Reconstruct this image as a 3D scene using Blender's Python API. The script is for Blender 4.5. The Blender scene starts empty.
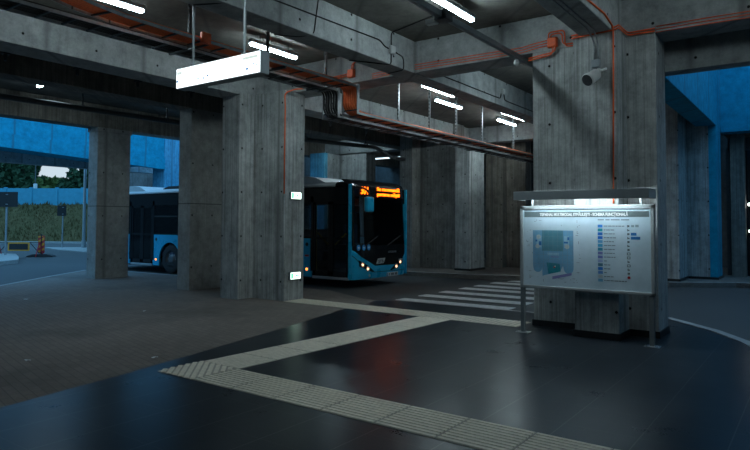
import bpy, bmesh, math, random
from mathutils import Vector, Matrix
random.seed(7)
S = bpy.context.scene
C = S.collection
PI = math.pi

# ------------------------------------------------------------------ helpers
def tag(o, label=None, cat=None, group=None, kind=None):
    if label: o['label'] = label
    if cat: o['category'] = cat
    if group: o['group'] = group
    if kind: o['kind'] = kind
    return o

def empty(name, loc=(0, 0, 0), rz=0.0):
    o = bpy.data.objects.new(name, None)
    o.empty_display_size = 0.2
    o.location = loc
    o.rotation_euler = (0, 0, rz)
    C.objects.link(o)
    return o

class MB:
    """collects shapes and links them as one mesh object"""
    def __init__(self): self.b = bmesh.new()
    def box(self, x0, x1, y0, y1, z0, z1, bev=0.0):
        b = self.b
        v = [b.verts.new((x, y, z)) for z in (z0, z1) for y in (y0, y1) for x in (x0, x1)]
        fs = [(0, 2, 3, 1), (4, 5, 7, 6), (0, 1, 5, 4), (2, 6, 7, 3), (0, 4, 6, 2), (1, 3, 7, 5)]
        F = [b.faces.new([v[i] for i in f]) for f in fs]
        if bev > 0:
            ed = list({e for f in F for e in f.edges})
            bmesh.ops.bevel(b, geom=ed, offset=bev, segments=2, affect='EDGES', profile=0.5)
        return self
    def prism(self, pts, z0, z1):
        """polygon in xy, extruded along z"""
        b = self.b
        lo = [b.verts.new((x, y, z0)) for x, y in pts]
        hi = [b.verts.new((x, y, z1)) for x, y in pts]
        n = len(pts)
        area = sum(pts[i][0]*pts[(i+1) % n][1]-pts[(i+1) % n][0]*pts[i][1] for i in range(n))
        if area < 0:
            lo.reverse(); hi.reverse()
        b.faces.new(list(reversed(lo))); b.faces.new(hi)
        for i in range(n):
            j = (i+1) % n
            b.faces.new((lo[i], lo[j], hi[j], hi[i]))
        return self
    def slab(self, pts, f0, f1):
        """polygon pts (2D) mapped by f0 and f1 to two 3-D faces"""
        b = self.b
        a = [b.verts.new(f0(*p)) for p in pts]; c = [b.verts.new(f1(*p)) for p in pts]
        n = len(pts)
        b.faces.new(a); b.faces.new(list(reversed(c)))
        for i in range(n):
            j = (i+1) % n
            b.faces.new((a[j], a[i], c[i], c[j]))
        return self
    def cyl(self, p, q, r, r2=None, n=14, cap=True):
        p, q = Vector(p), Vector(q)
        d = (q-p).normalized()
        u = d.orthogonal().normalized(); w = d.cross(u)
        r2 = r if r2 is None else r2
        b = self.b
        A = [b.verts.new(p+(u*math.cos(2*PI*i/n)+w*math.sin(2*PI*i/n))*r) for i in range(n)]
        B = [b.verts.new(q+(u*math.cos(2*PI*i/n)+w*math.sin(2*PI*i/n))*r2) for i in range(n)]
        for i in range(n):
            j = (i+1) % n
            b.faces.new((A[i], A[j], B[j], B[i]))
        if cap:
            b.faces.new(list(reversed(A))); b.faces.new(B)
        return self
    def tube(self, pts, r, n=8):
        pts = [Vector(p) for p in pts]
        b = self.b
        rings = []
        up = None
        for i, p in enumerate(pts):
            d = (pts[min(i+1, len(pts)-1)]-pts[max(i-1, 0)]).normalized()
            if up is None: up = d.orthogonal().normalized()
            u = (up-d*up.dot(d))
            u = u.normalized() if u.length > 1e-5 else d.orthogonal().normalized()
            up = u
            w = d.cross(u)
            rings.append([b.verts.new(p+(u*math.cos(2*PI*k/n)+w*math.sin(2*PI*k/n))*r) for k in range(n)])
        for i in range(len(rings)-1):
            for k in range(n):
                j = (k+1) % n
                b.faces.new((rings[i][k], rings[i][j], rings[i+1][j], rings[i+1][k]))
        b.faces.new(list(reversed(rings[0]))); b.faces.new(rings[-1])
        return self
    def lathe(self, prof, c, axis='z', n=28):
        """profile [(r,h)] turned about an axis through c"""
        b = self.b
        def P(r, h, a):
            u, w = r*math.cos(a), r*math.sin(a)
            v = {'z': (u, w, h), 'y': (u, h, w), 'x': (h, u, w)}[axis]
            return (c[0]+v[0], c[1]+v[1], c[2]+v[2])
        rings = [[b.verts.new(P(max(r, 1e-4), h, 2*PI*i/n)) for i in range(n)] for r, h in prof]
        for k in range(len(rings)-1):
            for i in range(n):
                j = (i+1) % n
                b.faces.new((rings[k][i], rings[k][j], rings[k+1][j], rings[k+1][i]))
        return self
    def build(self, name, m, parent=None, smooth=False, loc=None):
        bmesh.ops.recalc_face_normals(self.b, faces=self.b.faces[:])
        me = bpy.data.meshes.new(name)
        self.b.to_mesh(me); self.b.free()
        me.materials.append(m)
        if smooth:
            for p in me.polygons: p.use_smooth = True
        o = bpy.data.objects.new(name, me)
        C.objects.link(o)
        if parent: o.parent = parent
        if loc: o.location = loc
        return o

def text(name, s, m, parent, loc, rot, size, width=None, align='LEFT', depth=0.002, bold=0.0):
    cu = bpy.data.curves.new(name, 'FONT')
    cu.body = s; cu.size = size; cu.align_x = align; cu.extrude = depth; cu.offset = bold
    t = bpy.data.objects.new(name, cu); C.objects.link(t)
    dg = bpy.context.evaluated_depsgraph_get(); dg.update()
    me = bpy.data.meshes.new_from_object(t.evaluated_get(dg))
    bpy.data.objects.remove(t)
    xs = [v.co.x for v in me.vertices]
    if width and xs:
        k = width/(max(xs)-min(xs)); x0 = min(xs) if align == 'LEFT' else 0
        for v in me.vertices: v.co.x = (v.co.x-x0)*k
    me.materials.clear(); me.materials.append(m)
    o = bpy.data.objects.new(name, me); C.objects.link(o)
    o.parent = parent; o.location = loc; o.rotation_euler = rot
    return o

def copy_tree(o, parent=None):
    c = o.copy(); C.objects.link(c)
    if parent: c.parent = parent
    for ch in list(o.children): copy_tree(ch, c)
    return c

def smooth_path(pts, r=0.08, k=4):
    """rounds the corners of a polyline"""
    pts = [Vector(p) for p in pts]; out = [pts[0]]
    for i in range(1, len(pts)-1):
        a, b, c = pts[i-1], pts[i], pts[i+1]
        ra = min(r, (a-b).length*0.45); rc = min(r, (c-b).length*0.45)
        p = b+(a-b).normalized()*ra; q = b+(c-b).normalized()*rc
        for j in range(k+1):
            t = j/k
            out.append(p.lerp(b, t).lerp(b.lerp(q, t), t))
    out.append(pts[-1])
    return out

# ---------------------------------------------------------------- materials
class NT:
    def __init__(self, name):
        self.m = bpy.data.materials.new(name); self.m.use_nodes = True
        self.t = self.m.node_tree; self.t.nodes.clear()
        self.out = self.t.nodes.new('ShaderNodeOutputMaterial')
    def n(self, kind, **kw):
        o = self.t.nodes.new(kind)
        for k, v in kw.items():
            if k.startswith('i_'): o.inputs[k[2:].replace('_', ' ')].default_value = v
            else: setattr(o, k, v)
        return o
    def l(self, a, b): self.t.links.new(a, b)
    def math(self, op, a, b=None, c=None):
        o = self.n('ShaderNodeMath', operation=op)
        for i, v in enumerate((a, b, c)):
            if v is None: continue
            if isinstance(v, (int, float)): o.inputs[i].default_value = v
            else: self.l(v, o.inputs[i])
        return o.outputs[0]
    def ramp(self, fac, stops):
        o = self.n('ShaderNodeValToRGB')
        e = o.color_ramp.elements
        while len(e) < len(stops): e.new(0.5)
        for k, (p, c) in enumerate(stops):
            e[k].position = p; e[k].color = (*c, 1) if len(c) == 3 else c
        self.l(fac, o.inputs[0]); return o.outputs[0]
    def noise(self, vec, scale, detail=5, rough=0.6):
        o = self.n('ShaderNodeTexNoise'); o.inputs['Scale'].default_value = scale
        o.inputs['Detail'].default_value = detail; o.inputs['Roughness'].default_value = rough
        if vec is not None: self.l(vec, o.inputs['Vector'])
        return o.outputs[0]
    def mapping(self, vec, scale=(1, 1, 1), rot=(0, 0, 0), loc=(0, 0, 0)):
        o = self.n('ShaderNodeMapping'); o.inputs['Scale'].default_value = scale
        o.inputs['Rotation'].default_value = rot; o.inputs['Location'].default_value = loc
        self.l(vec, o.inputs['Vector']); return o.outputs[0]
    def pos(self): return self.n('ShaderNodeNewGeometry').outputs['Position']
    def xyz(self, v):
        o = self.n('ShaderNodeSeparateXYZ'); self.l(v, o.inputs[0]); return o.outputs
    def mix(self, fac, a, b, blend='MIX'):
        o = self.n('ShaderNodeMix', data_type='RGBA', blend_type=blend)
        for i, v in ((0, fac), (6, a), (7, b)):
            if isinstance(v, (int, float)): o.inputs[i].default_value = v
            elif isinstance(v, tuple): o.inputs[i].default_value = (*v, 1)
            else: self.l(v, o.inputs[i])
        return o.outputs[2]
    def bsdf(self, col, rough=0.6, metal=0.0, bump=None, bump_d=0.01, bump_s=0.5, emit=None, es=0.0, spec=0.5):
        p = self.n('ShaderNodeBsdfPrincipled')
        if isinstance(col, tuple): p.inputs['Base Color'].default_value = (*col, 1)
        else: self.l(col, p.inputs['Base Color'])
        if isinstance(rough, (int, float)): p.inputs['Roughness'].default_value = rough
        else: self.l(rough, p.inputs['Roughness'])
        p.inputs['Metallic'].default_value = metal
        p.inputs['Specular IOR Level'].default_value = spec
        if bump is not None:
            b = self.n('ShaderNodeBump'); b.inputs['Distance'].default_value = bump_d
            b.inputs['Strength'].default_value = bump_s
            self.l(bump, b.inputs['Height']); self.l(b.outputs[0], p.inputs['Normal'])
        if emit:
            p.inputs['Emission Color'].default_value = (*emit, 1); p.inputs['Emission Strength'].default_value = es
        self.l(p.outputs[0], self.out.inputs[0])
        return self.m

def plain(name, col, rough=0.5, metal=0.0, var=0.15, scale=9.0, spec=0.5):
    t = NT(name); v = t.pos()
    n = t.noise(v, scale, 4)
    c = t.ramp(n, [(0.25, tuple(x*(1-var) for x in col)), (0.75, tuple(min(1, x*(1+var)) for x in col))])
    r = t.math('ADD', t.math('MULTIPLY', n, 0.15), rough-0.075)
    return t.bsdf(c, r, metal, spec=spec)

def emission(name, col, s):
    t = NT(name)
    e = t.n('ShaderNodeEmission'); e.inputs[0].default_value = (*col, 1); e.inputs[1].default_value = s
    t.l(e.outputs[0], t.out.inputs[0]); return t.m

def concrete(name, a, b, boards=True, joints=True, holes=True, stain=0.5, hs=(0.85, 0.9), zj=None):
    """cast concrete: board grain along z, formwork joints, tie holes and water runs"""
    t = NT(name); p = t.pos(); X = t.xyz(p)
    u = t.math('ADD', X[0], X[1])
    big = t.noise(p, 1.1, 8, 0.72)
    mid = t.noise(p, 4.5, 6, 0.7)
    fine = t.noise(p, 30, 4, 0.7)
    col = t.ramp(big, [(0.34, a), (0.66, b)])
    col = t.mix(0.75, col, t.ramp(mid, [(0.32, (0.33, 0.33, 0.33)), (0.5, (0.5, 0.5, 0.5)), (0.7, (0.64, 0.64, 0.64))]), 'OVERLAY')
    col = t.mix(0.45, col, t.ramp(fine, [(0.3, (0.42, 0.42, 0.42)), (0.7, (0.62, 0.62, 0.62))]), 'OVERLAY')
    height = t.math('MULTIPLY', fine, 0.4)
    if boards:
        comb = t.n('ShaderNodeCombineXYZ')
        t.l(t.math('MULTIPLY', u, 17), comb.inputs[0]); t.l(t.math('MULTIPLY', X[2], 0.4), comb.inputs[2])
        st = t.noise(comb.outputs[0], 1.0, 6, 0.75)
        col = t.mix(0.9, col, t.ramp(st, [(0.3, (0.24, 0.235, 0.23)), (0.5, (0.5, 0.5, 0.5)), (0.7, (0.70, 0.71, 0.72))]), 'OVERLAY')
        bd = t.math('ABSOLUTE', t.math('SUBTRACT', t.math('FRACT', t.math('MULTIPLY', u, 9.0)), 0.5))
        line = t.math('GREATER_THAN', bd, 0.47)
        col = t.mix(t.math('MULTIPLY', line, 0.3), col, (0.07, 0.07, 0.07))
        height = t.math('ADD', height, t.math('MULTIPLY', st, 0.9))
    comb2 = t.n('ShaderNodeCombineXYZ')
    t.l(t.math('MULTIPLY', u, 3.6), comb2.inputs[0]); t.l(t.math('MULTIPLY', X[2], 0.25), comb2.inputs[2])
    run = t.noise(comb2.outputs[0], 1.0, 7, 0.75)
    rf = t.ramp(run, [(0.54, (0, 0, 0)), (0.70, (1, 1, 1))])
    col = t.mix(t.math('MULTIPLY', rf, stain), col, (0.085, 0.068, 0.055))
    if joints:
        jf = t.math('ABSOLUTE', t.math('SUBTRACT', t.math('FRACT', t.math('MULTIPLY', u, 0.55)), 0.5))
        jl = t.ramp(jf, [(0.455, (0, 0, 0)), (0.496, (1, 1, 1))])
        jn = t.math('MULTIPLY', jl, t.math('MULTIPLY', mid, 0.9))
        col = t.mix(jn, col, (0.06, 0.062, 0.06))
    if zj:
        zl = t.math('LESS_THAN', t.math('ABSOLUTE', t.math('SUBTRACT', X[2], zj)), 0.012)
        col = t.mix(t.math('MULTIPLY', zl, 0.7), col, (0.03, 0.03, 0.03))
    if holes:
        fu = t.math('SUBTRACT', t.math('FRACT', t.math('DIVIDE', t.math('ADD', u, 0.21), hs[0])), 0.5)
        fz = t.math('SUBTRACT', t.math('FRACT', t.math('DIVIDE', t.math('ADD', X[2], 0.08), hs[1])), 0.5)
        du = t.math('MULTIPLY', fu, hs[0]); dz = t.math('MULTIPLY', fz, hs[1])
        r = t.math('SQRT', t.math('ADD', t.math('MULTIPLY', du, du), t.math('MULTIPLY', dz, dz)))
        halo = t.ramp(t.math('ADD', r, t.math('MULTIPLY', mid, 0.05)), [(0.03, (0.35, 0.35, 0.35)), (0.07, (0, 0, 0))])
        col = t.mix(halo, col, (0.09, 0.085, 0.08))
        hl = t.math('LESS_THAN', r, 0.021)
        col = t.mix(hl, col, (0.010, 0.010, 0.010))
        height = t.math('SUBTRACT', height, t.math('MULTIPLY', hl, 3.0))
    return t.bsdf(col, 0.82, bump=height, bump_d=0.008, bump_s=0.7, spec=0.3)

M = {}
M['col'] = concrete('board_formed_concrete', (0.29, 0.30, 0.295), (0.47, 0.48, 0.47), hs=(0.62, 0.98))
M['beam'] = concrete('beam_concrete', (0.29, 0.305, 0.305), (0.47, 0.485, 0.485), boards=False, stain=0.3, hs=(1.25, 0.42))
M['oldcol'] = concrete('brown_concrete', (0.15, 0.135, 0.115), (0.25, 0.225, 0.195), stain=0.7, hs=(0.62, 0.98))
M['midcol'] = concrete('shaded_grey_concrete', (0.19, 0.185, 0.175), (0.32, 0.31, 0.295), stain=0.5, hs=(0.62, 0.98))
M['greycol'] = concrete('plain_grey_concrete', (0.26, 0.255, 0.24), (0.38, 0.37, 0.35), boards=False, stain=0.35, zj=2.16, hs=(0.62, 1.3))
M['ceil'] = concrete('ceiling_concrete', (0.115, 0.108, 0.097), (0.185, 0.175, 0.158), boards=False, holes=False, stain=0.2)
M['viaduct'] = concrete('viaduct_concrete', (0.40, 0.40, 0.39), (0.52, 0.52, 0.51), boards=False, holes=False, stain=0.12)
M['bluetint'] = concrete('blue_tinted_concrete', (0.004, 0.27, 0.42), (0.008, 0.34, 0.51), boards=False, holes=False, stain=0.08)  # strong blue put into the base colour in place of a bluer sky
M['palebluetint'] = concrete('pale_blue_tinted_concrete', (0.08, 0.32, 0.48), (0.12, 0.40, 0.58), holes=False, stain=0.1)  # paler version, blue of the sky-lit piers put into the colour
M['dim'] = concrete('dark_plaster', (0.10, 0.10, 0.10), (0.17, 0.17, 0.165), boards=False, holes=False, stain=0.4)

def m_tile():
    t = NT('dark_granite_tiles'); p = t.pos(); X = t.xyz(p)
    j = []
    for k, per, off in ((0, 0.6, 0.0), (1, 0.6, 0.17)):
        f = t.math('ABSOLUTE', t.math('SUBTRACT', t.math('FRACT', t.math('DIVIDE', t.math('ADD', X[k], off+60), per)), 0.5))
        j.append(t.math('GREATER_THAN', f, 0.492 if k == 0 else 0.4955))
    jn = t.math('MAXIMUM', j[0], t.math('MULTIPLY', j[1], 0.5))
    ix = t.math('FLOOR', t.math('DIVIDE', t.math('ADD', X[0], 60.3), 0.6)); iy = t.math('FLOOR', t.math('DIVIDE', t.math('ADD', X[1], 60.47), 0.6))
    cb = t.n('ShaderNodeCombineXYZ'); t.l(ix, cb.inputs[0]); t.l(iy, cb.inputs[1])
    wn = t.n('ShaderNodeTexWhiteNoise'); t.l(cb.outputs[0], wn.inputs['Vector'])
    n = t.noise(p, 55, 4, 0.7); big = t.noise(p, 1.3, 5, 0.6)
    base = t.ramp(n, [(0.3, (0.013, 0.018, 0.024)), (0.7, (0.023, 0.031, 0.040))])
    base = t.mix(0.5, base, t.ramp(wn.outputs[0], [(0, (0.38, 0.38, 0.38)), (1, (0.6, 0.6, 0.6))]), 'OVERLAY')
    base = t.mix(t.ramp(big, [(0.5, (0, 0, 0)), (0.8, (0.2, 0.2, 0.2))]), base, (0.060, 0.060, 0.060))
    base = t.mix(t.math('MULTIPLY', jn, 0.6), base, (0.12, 0.118, 0.115))
    r = t.ramp(t.math('ADD', t.math('MULTIPLY', big, 0.7), t.math('MULTIPLY', n, 0.3)), [(0.2, (0.25,)*3), (0.8, (0.33,)*3)])
    return t.bsdf(base, r, bump=t.math('SUBTRACT', t.math('MULTIPLY', n, 0.25), jn), bump_d=0.0015, bump_s=0.25, spec=0.14)
M['tile'] = m_tile()

def m_paver():
    t = NT('brown_grey_pavers'); p = t.pos()
    mp = t.mapping(p, (1, 1, 1), (0, 0, 0.21))
    b = t.n('ShaderNodeTexBrick'); t.l(mp, b.inputs['Vector'])
    b.inputs['Scale'].default_value = 1.0; b.inputs['Brick Width'].default_value = 0.2; b.inputs['Row Height'].default_value = 0.1
    b.inputs['Mortar Size'].default_value = 0.004; b.inputs['Color1'].default_value = (0.195, 0.162, 0.142, 1)
    b.inputs['Color2'].default_value = (0.225, 0.19, 0.168, 1); b.inputs['Mortar'].default_value = (0.12, 0.11, 0.10, 1)
    big = t.noise(p, 0.45, 6, 0.65); n = t.noise(p, 30, 4, 0.7)
    col = t.mix(t.ramp(big, [(0.5, (0, 0, 0)), (0.72, (0.6, 0.6, 0.6))]), b.outputs['Color'], (0.055, 0.05, 0.045))
    col = t.mix(0.4, col, t.ramp(n, [(0.3, (0.4,)*3), (0.7, (0.62,)*3)]), 'OVERLAY')
    sp = t.noise(p, 6, 2, 0.5)
    col = t.mix(t.ramp(sp, [(0.74, (0, 0, 0)), (0.78, (0.4, 0.4, 0.4))]), col, (0.25, 0.24, 0.22))
    return t.bsdf(col, 0.8, bump=t.math('SUBTRACT', t.math('MULTIPLY', n, 0.4), b.outputs['Fac']), bump_d=0.005, bump_s=0.6, spec=0.3)
M['paver'] = m_paver()

def m_asphalt():
    t = NT('asphalt'); p = t.pos()
    n = t.noise(p, 60, 5, 0.75); big = t.noise(p, 0.35, 6, 0.6)
    c = t.ramp(n, [(0.3, (0.040, 0.041, 0.042)), (0.7, (0.082, 0.083, 0.083))])
    c = t.mix(t.ramp(big, [(0.4, (0, 0, 0)), (0.75, (0.5,)*3)]), c, (0.085, 0.083, 0.08))
    return t.bsdf(c, 0.72, bump=n, bump_d=0.004, bump_s=0.6, spec=0.35)
M['asphalt'] = m_asphalt()

def m_grass_bank():
    t = NT('rough_grass_slope'); p = t.pos()
    n = t.noise(p, 2.2, 8, 0.75); n2 = t.noise(p, 0.5, 4)
    c = t.ramp(n, [(0.3, (0.05, 0.038, 0.014)), (0.55, (0.11, 0.08, 0.034)), (0.75, (0.18, 0.135, 0.065))])
    c = t.mix(t.ramp(n2, [(0.4, (0, 0, 0)), (0.7, (0.6,)*3)]), c, (0.08, 0.07, 0.028))
    return t.bsdf(c, 0.9, bump=n, bump_d=0.15, bump_s=0.8, spec=0.1)
M['bank'] = m_grass_bank()
M['tactile'] = plain('pale_tactile_paving', (0.80, 0.72, 0.60), 0.6, 0, 0.15, 14)
M['tactile_base'] = plain('dark_tactile_grooves', (0.48, 0.43, 0.36), 0.7, 0, 0.2, 14)  # darker for dirt in the grooves and for shading between the ribs
M['kerb'] = plain('kerb_stone', (0.34, 0.335, 0.32), 0.75, 0, 0.2, 8)
M['white_line'] = plain('worn_white_road_paint', (0.50, 0.50, 0.49), 0.7, 0, 0.3, 12)
M['plinth'] = plain('black_plinth', (0.012, 0.012, 0.013), 0.45)
M['galv'] = plain('galvanised_steel', (0.34, 0.36, 0.37), 0.45, 0.7, 0.2, 20)
M['dark_steel'] = plain('dull_dark_steel', (0.085, 0.09, 0.095), 0.5, 0.5, 0.2, 16)
M['grey_metal'] = plain('grey_painted_metal', (0.26, 0.29, 0.31), 0.4, 0.2, 0.08)
M['alu'] = plain('brushed_aluminium', (0.48, 0.50, 0.51), 0.38, 0.6, 0.08, 30)
M['framealu'] = plain('dull_frame_aluminium', (0.30, 0.33, 0.34), 0.5, 0.3, 0.08, 30)
M['postgrey'] = plain('dark_grey_post_metal', (0.15, 0.17, 0.18), 0.5, 0.2, 0.08)
M['orange'] = plain('orange_plastic', (0.85, 0.13, 0.03), 0.5, 0, 0.12, 25)
M['rust_orange'] = plain('dusty_orange_cable', (0.92, 0.17, 0.045), 0.55, 0, 0.2, 25)
M['black'] = plain('black_plastic', (0.014, 0.014, 0.015), 0.45)
M['rubber'] = plain('tyre_rubber', (0.022, 0.022, 0.023), 0.75)
M['white_pl'] = plain('white_plastic', (0.62, 0.63, 0.62), 0.45, 0, 0.06)
M['blue'] = plain('bus_blue_paint', (0.012, 0.43, 0.70), 0.28, 0.0, 0.05, 2, spec=0.6)
M['buswhite'] = plain('bus_white_roof', (0.60, 0.62, 0.63), 0.35, 0, 0.06, 4)
M['rim'] = plain('wheel_rim_grey', (0.16, 0.165, 0.17), 0.45, 0.6)
M['yellow'] = plain('yellow_handrail', (0.62, 0.36, 0.02), 0.4)
M['seat'] = plain('blue_grey_seat_fabric', (0.05, 0.07, 0.12), 0.8)
M['interior'] = plain('grey_bus_lining', (0.20, 0.21, 0.22), 0.6)
M['sticker_blue'] = plain('blue_sticker', (0.02, 0.24, 0.55), 0.4)
M['plate'] = plain('number_plate_white', (0.62, 0.62, 0.6), 0.4)
M['ink'] = plain('dark_print', (0.03, 0.035, 0.04), 0.5)
M['red'] = plain('red_paint', (0.42, 0.02, 0.03), 0.5)
M['amber'] = plain('amber_yellow_paint', (0.75, 0.30, 0.02), 0.5)
M['bark'] = plain('tree_bark', (0.07, 0.055, 0.04), 0.9)
M['paper'] = plain('white_paper_scrap', (0.75, 0.76, 0.76), 0.7)
M['fence'] = plain('blue_fence_panel', (0.05, 0.29, 0.40), 0.8, 0, 0.12, 3)
M['tube'] = emission('fluorescent_tube', (0.72, 0.93, 1.0), 33.0)
M['tube_far'] = emission('far_fluorescent_tube', (0.66, 0.90, 1.0), 30.0)
M['signlit'] = emission('lit_sign_face', (0.86, 0.97, 1.0), 1.6)
M['exitlit'] = emission('lit_exit_panel', (0.75, 1.0, 0.86), 2.4)
M['exitgreen'] = emission('lit_exit_green', (0.05, 0.6, 0.22), 1.2)
M['led'] = emission('amber_led', (1.0, 0.13, 0.004), 3.4)
M['head'] = emission('warm_headlamp', (1.0, 0.50, 0.24), 2.2)
M['marker'] = emission('amber_marker_lamp', (1.0, 0.22, 0.04), 2.5)
M['lampspot'] = emission('small_white_lamp', (0.9, 0.97, 1.0), 10.0)

def m_glass(name, tint, base=0.06):
    t = NT(name)
    tr = t.n('ShaderNodeBsdfTransparent'); tr.inputs[0].default_value = (*tint, 1)
    gl = t.n('ShaderNodeBsdfGlossy'); gl.inputs[0].default_value = (0.9, 0.95, 1, 1); gl.inputs['Roughness'].default_value = 0.03
    fr = t.n('ShaderNodeFresnel'); fr.inputs[0].default_value = 1.32
    mx = t.n('ShaderNodeMixShader'); t.l(t.math('ADD', fr.outputs[0], base-0.04), mx.inputs[0])
    t.l(tr.outputs[0], mx.inputs[1]); t.l(gl.outputs[0], mx.inputs[2]); t.l(mx.outputs[0], t.out.inputs[0])
    return t.m
M['glass'] = m_glass('tinted_bus_glass', (0.62, 0.68, 0.70))
M['windscreen'] = m_glass('windscreen_glass', (0.62, 0.68, 0.70), 0.05)

def m_gloss_black():
    t = NT('gloss_black_panel'); return t.bsdf((0.008, 0.009, 0.011), 0.12, spec=0.5)
M['gblack'] = m_gloss_black()

def m_leaf(name, a, b):
    t = NT(name); o = t.n('ShaderNodeObjectInfo'); p = t.pos()
    n = t.noise(p, 1.6, 4, 0.7)
    c = t.ramp(n, [(0.3, a), (0.7, b)])
    return t.bsdf(c, 0.7, spec=0.2)
M['leaf_dark'] = m_leaf('dark_foliage', (0.018, 0.045, 0.022), (0.05, 0.10, 0.045))
M['leaf_light'] = m_leaf('yellow_green_foliage', (0.06, 0.10, 0.025), (0.14, 0.17, 0.05))

# -------------------------------------------------------------- setting
def struct(name, mb, m, label=None, smooth=False):
    return tag(mb.build(name, m, None, smooth), label=label, kind='structure')

RB = 4.58     # beam soffit
ZC = 5.20     # ceiling
# ground
struct('road', MB().prism([(-75, -30), (25, -30), (25, 40), (-75, 40)], -0.30, -0.02), M['asphalt'], 'dark asphalt road between the kerbs')
plaza = [(-2.2, -15), (-6.05, 2.4), (-6.33, 4.0), (-7.02, 7.1), (-7.62, 9.46), (-7.95, 11.0), (-7.6, 11.24), (-4.4, 11.3), (-3.4, 11.9),
         (-2.6, 12.28), (-2.23, 12.22), (-1.86, 11.81), (-1.34, 11.22), (-0.87, 10.45), (-0.2, 8.9), (1.5, 6), (7, 4), (7, -15)]
struct('floor', MB().prism(plaza, -0.25, 0.0), M['tile'], 'dark glossy granite tiled waiting floor')
pav = [(-2.2, -15), (-6.05, 2.4), (-6.33, 4.0), (-7.02, 7.1), (-7.62, 9.46), (-7.95, 11.0), (-8.35, 11.05), (-10.0, 11.85), (-16.5, 12.1),
       (-19.2, 12.0), (-20.8, 11.5), (-19.33, 9.6), (-17.41, 7.28), (-12, 0.6), (-6, -7), (-4, -15)]
struct('pavement', MB().prism(pav, -0.25, -0.003), M['paver'], 'brown grey block paved area around the columns')
# pale kerb edging
def ribbon(pts, w, z0, z1):
    mb = MB()
    for (a, b) in zip(pts[:-1], pts[1:]):
        a, b = Vector(a), Vector(b); d = (b-a).normalized(); n = Vector((-d.y, d.x))*w
        mb.prism([tuple(a), tuple(b), tuple(b+n), tuple(a+n)], z0, z1)
    return mb
struct('kerb', ribbon([(-0.3, 9.1), (-0.87, 10.45), (-1.34, 11.22), (-1.86, 11.81), (-2.23, 12.22), (-2.6, 12.28)], 0.14, -0.2, 0.012), M['kerb'], 'pale curved kerb beside the information board column')
struct('kerb', ribbon([(-7.6, 11.24), (-4.4, 11.3)], 0.07, -0.2, 0.004), M['kerb'], 'thin kerb line before the zebra crossing')
struct('kerb', ribbon([(-16.5, 12.1), (-19.2, 12.0), (-20.8, 11.5), (-19.33, 9.6), (-17.41, 7.28), (-12, 0.6)], -0.10, -0.2, 0.004), M['kerb'], 'kerb line around the block paving')
# tactile paving
tp = MB(); tb = MB()
def ribs(mb, x0, x1, y0, y1, along, pitch=0.0615, w=0.038, h=0.006):
    tb.box(x0, x1, y0, y1, -0.02, 0.004)
    if along == 'x':
        k = y0+pitch/2
        while k < y1-0.01:
            mb.box(x0+0.01, x1-0.01, k-w/2, k+w/2, 0.004, 0.004+h); k += pitch
    elif along == 'y':
        k = x0+pitch/2
        while k < x1-0.01:
            mb.box(k-w/2, k+w/2, y0+0.01, y1-0.01, 0.004, 0.004+h); k += pitch
sx = lambda y: (y-4.25)*0.038
x = -5.50
while x < 1.8:
    ribs(tp, x+0.003, x+0.597, 4.25, 4.87, 'x'); x += 0.6
y = 4.87
while y < 9.5:
    y2 = min(y+0.6, 9.57)
    tb.prism([(-6.14+sx(y), y+0.003), (-5.50+sx(y), y+0.003), (-5.50+sx(y2), y2-0.003), (-6.14+sx(y2), y2-0.003)], -0.02, 0.004)
    for k in range(10):
        xk = -6.11+k*0.063
        tp.prism([(xk+sx(y)-0.024, y+0.01), (xk+sx(y)+0.024, y+0.01), (xk+sx(y2)+0.024, y2-0.01), (xk+sx(y2)-0.024, y2-0.01)], 0.004, 0.008)
    y += 0.6
tb.box(-6.14, -5.50, 4.25, 4.87, -0.02, 0.004)
for i in range(1, 12):       # diagonal ribs in the corner field
    c = i*0.104; o = (-6.14, 4.25)
    a = (o[0]+max(0, c-0.61), o[1]+min(c, 0.61)); b = (o[0]+min(c, 0.63), o[1]+max(0, c-0.63))
    d = (Vector(b)-Vector(a))
    if d.length < 0.05: continue
    n = Vector((-d.y, d.x)).normalized()*0.024
    a, b = Vector(a), Vector(b)
    tp.prism([tuple(a+n), tuple(a-n), tuple(b-n), tuple(b+n)], 0.004, 0.012)
x = -9.38
while x < -4.1:
    x2 = min(x+0.6, -4.06); ribs(tp, x+0.003, x2-0.003, 9.57, 10.17, 'none'); x += 0.6
def studs(mb, x0, x1, y0, y1, p=0.1):
    yy = y0+p/2
    while yy < y1:
        xx = x0+p/2
        while xx < x1:
            mb.box(xx-0.036, xx+0.036, yy-0.036, yy+0.036, 0.004, 0.009); xx += p
        yy += p
studs(tp, -9.38, -4.06, 9.57, 10.17)
struct('floor_tactile_grooves', tb, M['tactile_base'])
struct('floor_tactile_paving', tp, M['tactile'], 'pale ribbed tactile guide strips turning across the dark floor')
# zebra crossing
zb = MB()
for i, (y, xr) in enumerate([(11.40, -5.06), (12.36, -5.06), (13.32, -5.05), (14.36, -5.05), (15.22, -5.05), (16.25, -5.05), (17.08, -5.1)]):
    if i == 6: zb.box(-7.55, -6.4, y, y+0.3, -0.02, -0.012); continue
    zb.prism([(-7.72, y), (xr, y+0.04), (xr, y+0.46), (-7.72, y+0.38)], -0.02, -0.012)
struct('road_marking', zb, M['white_line'], 'white zebra crossing stripes on the asphalt')
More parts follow.
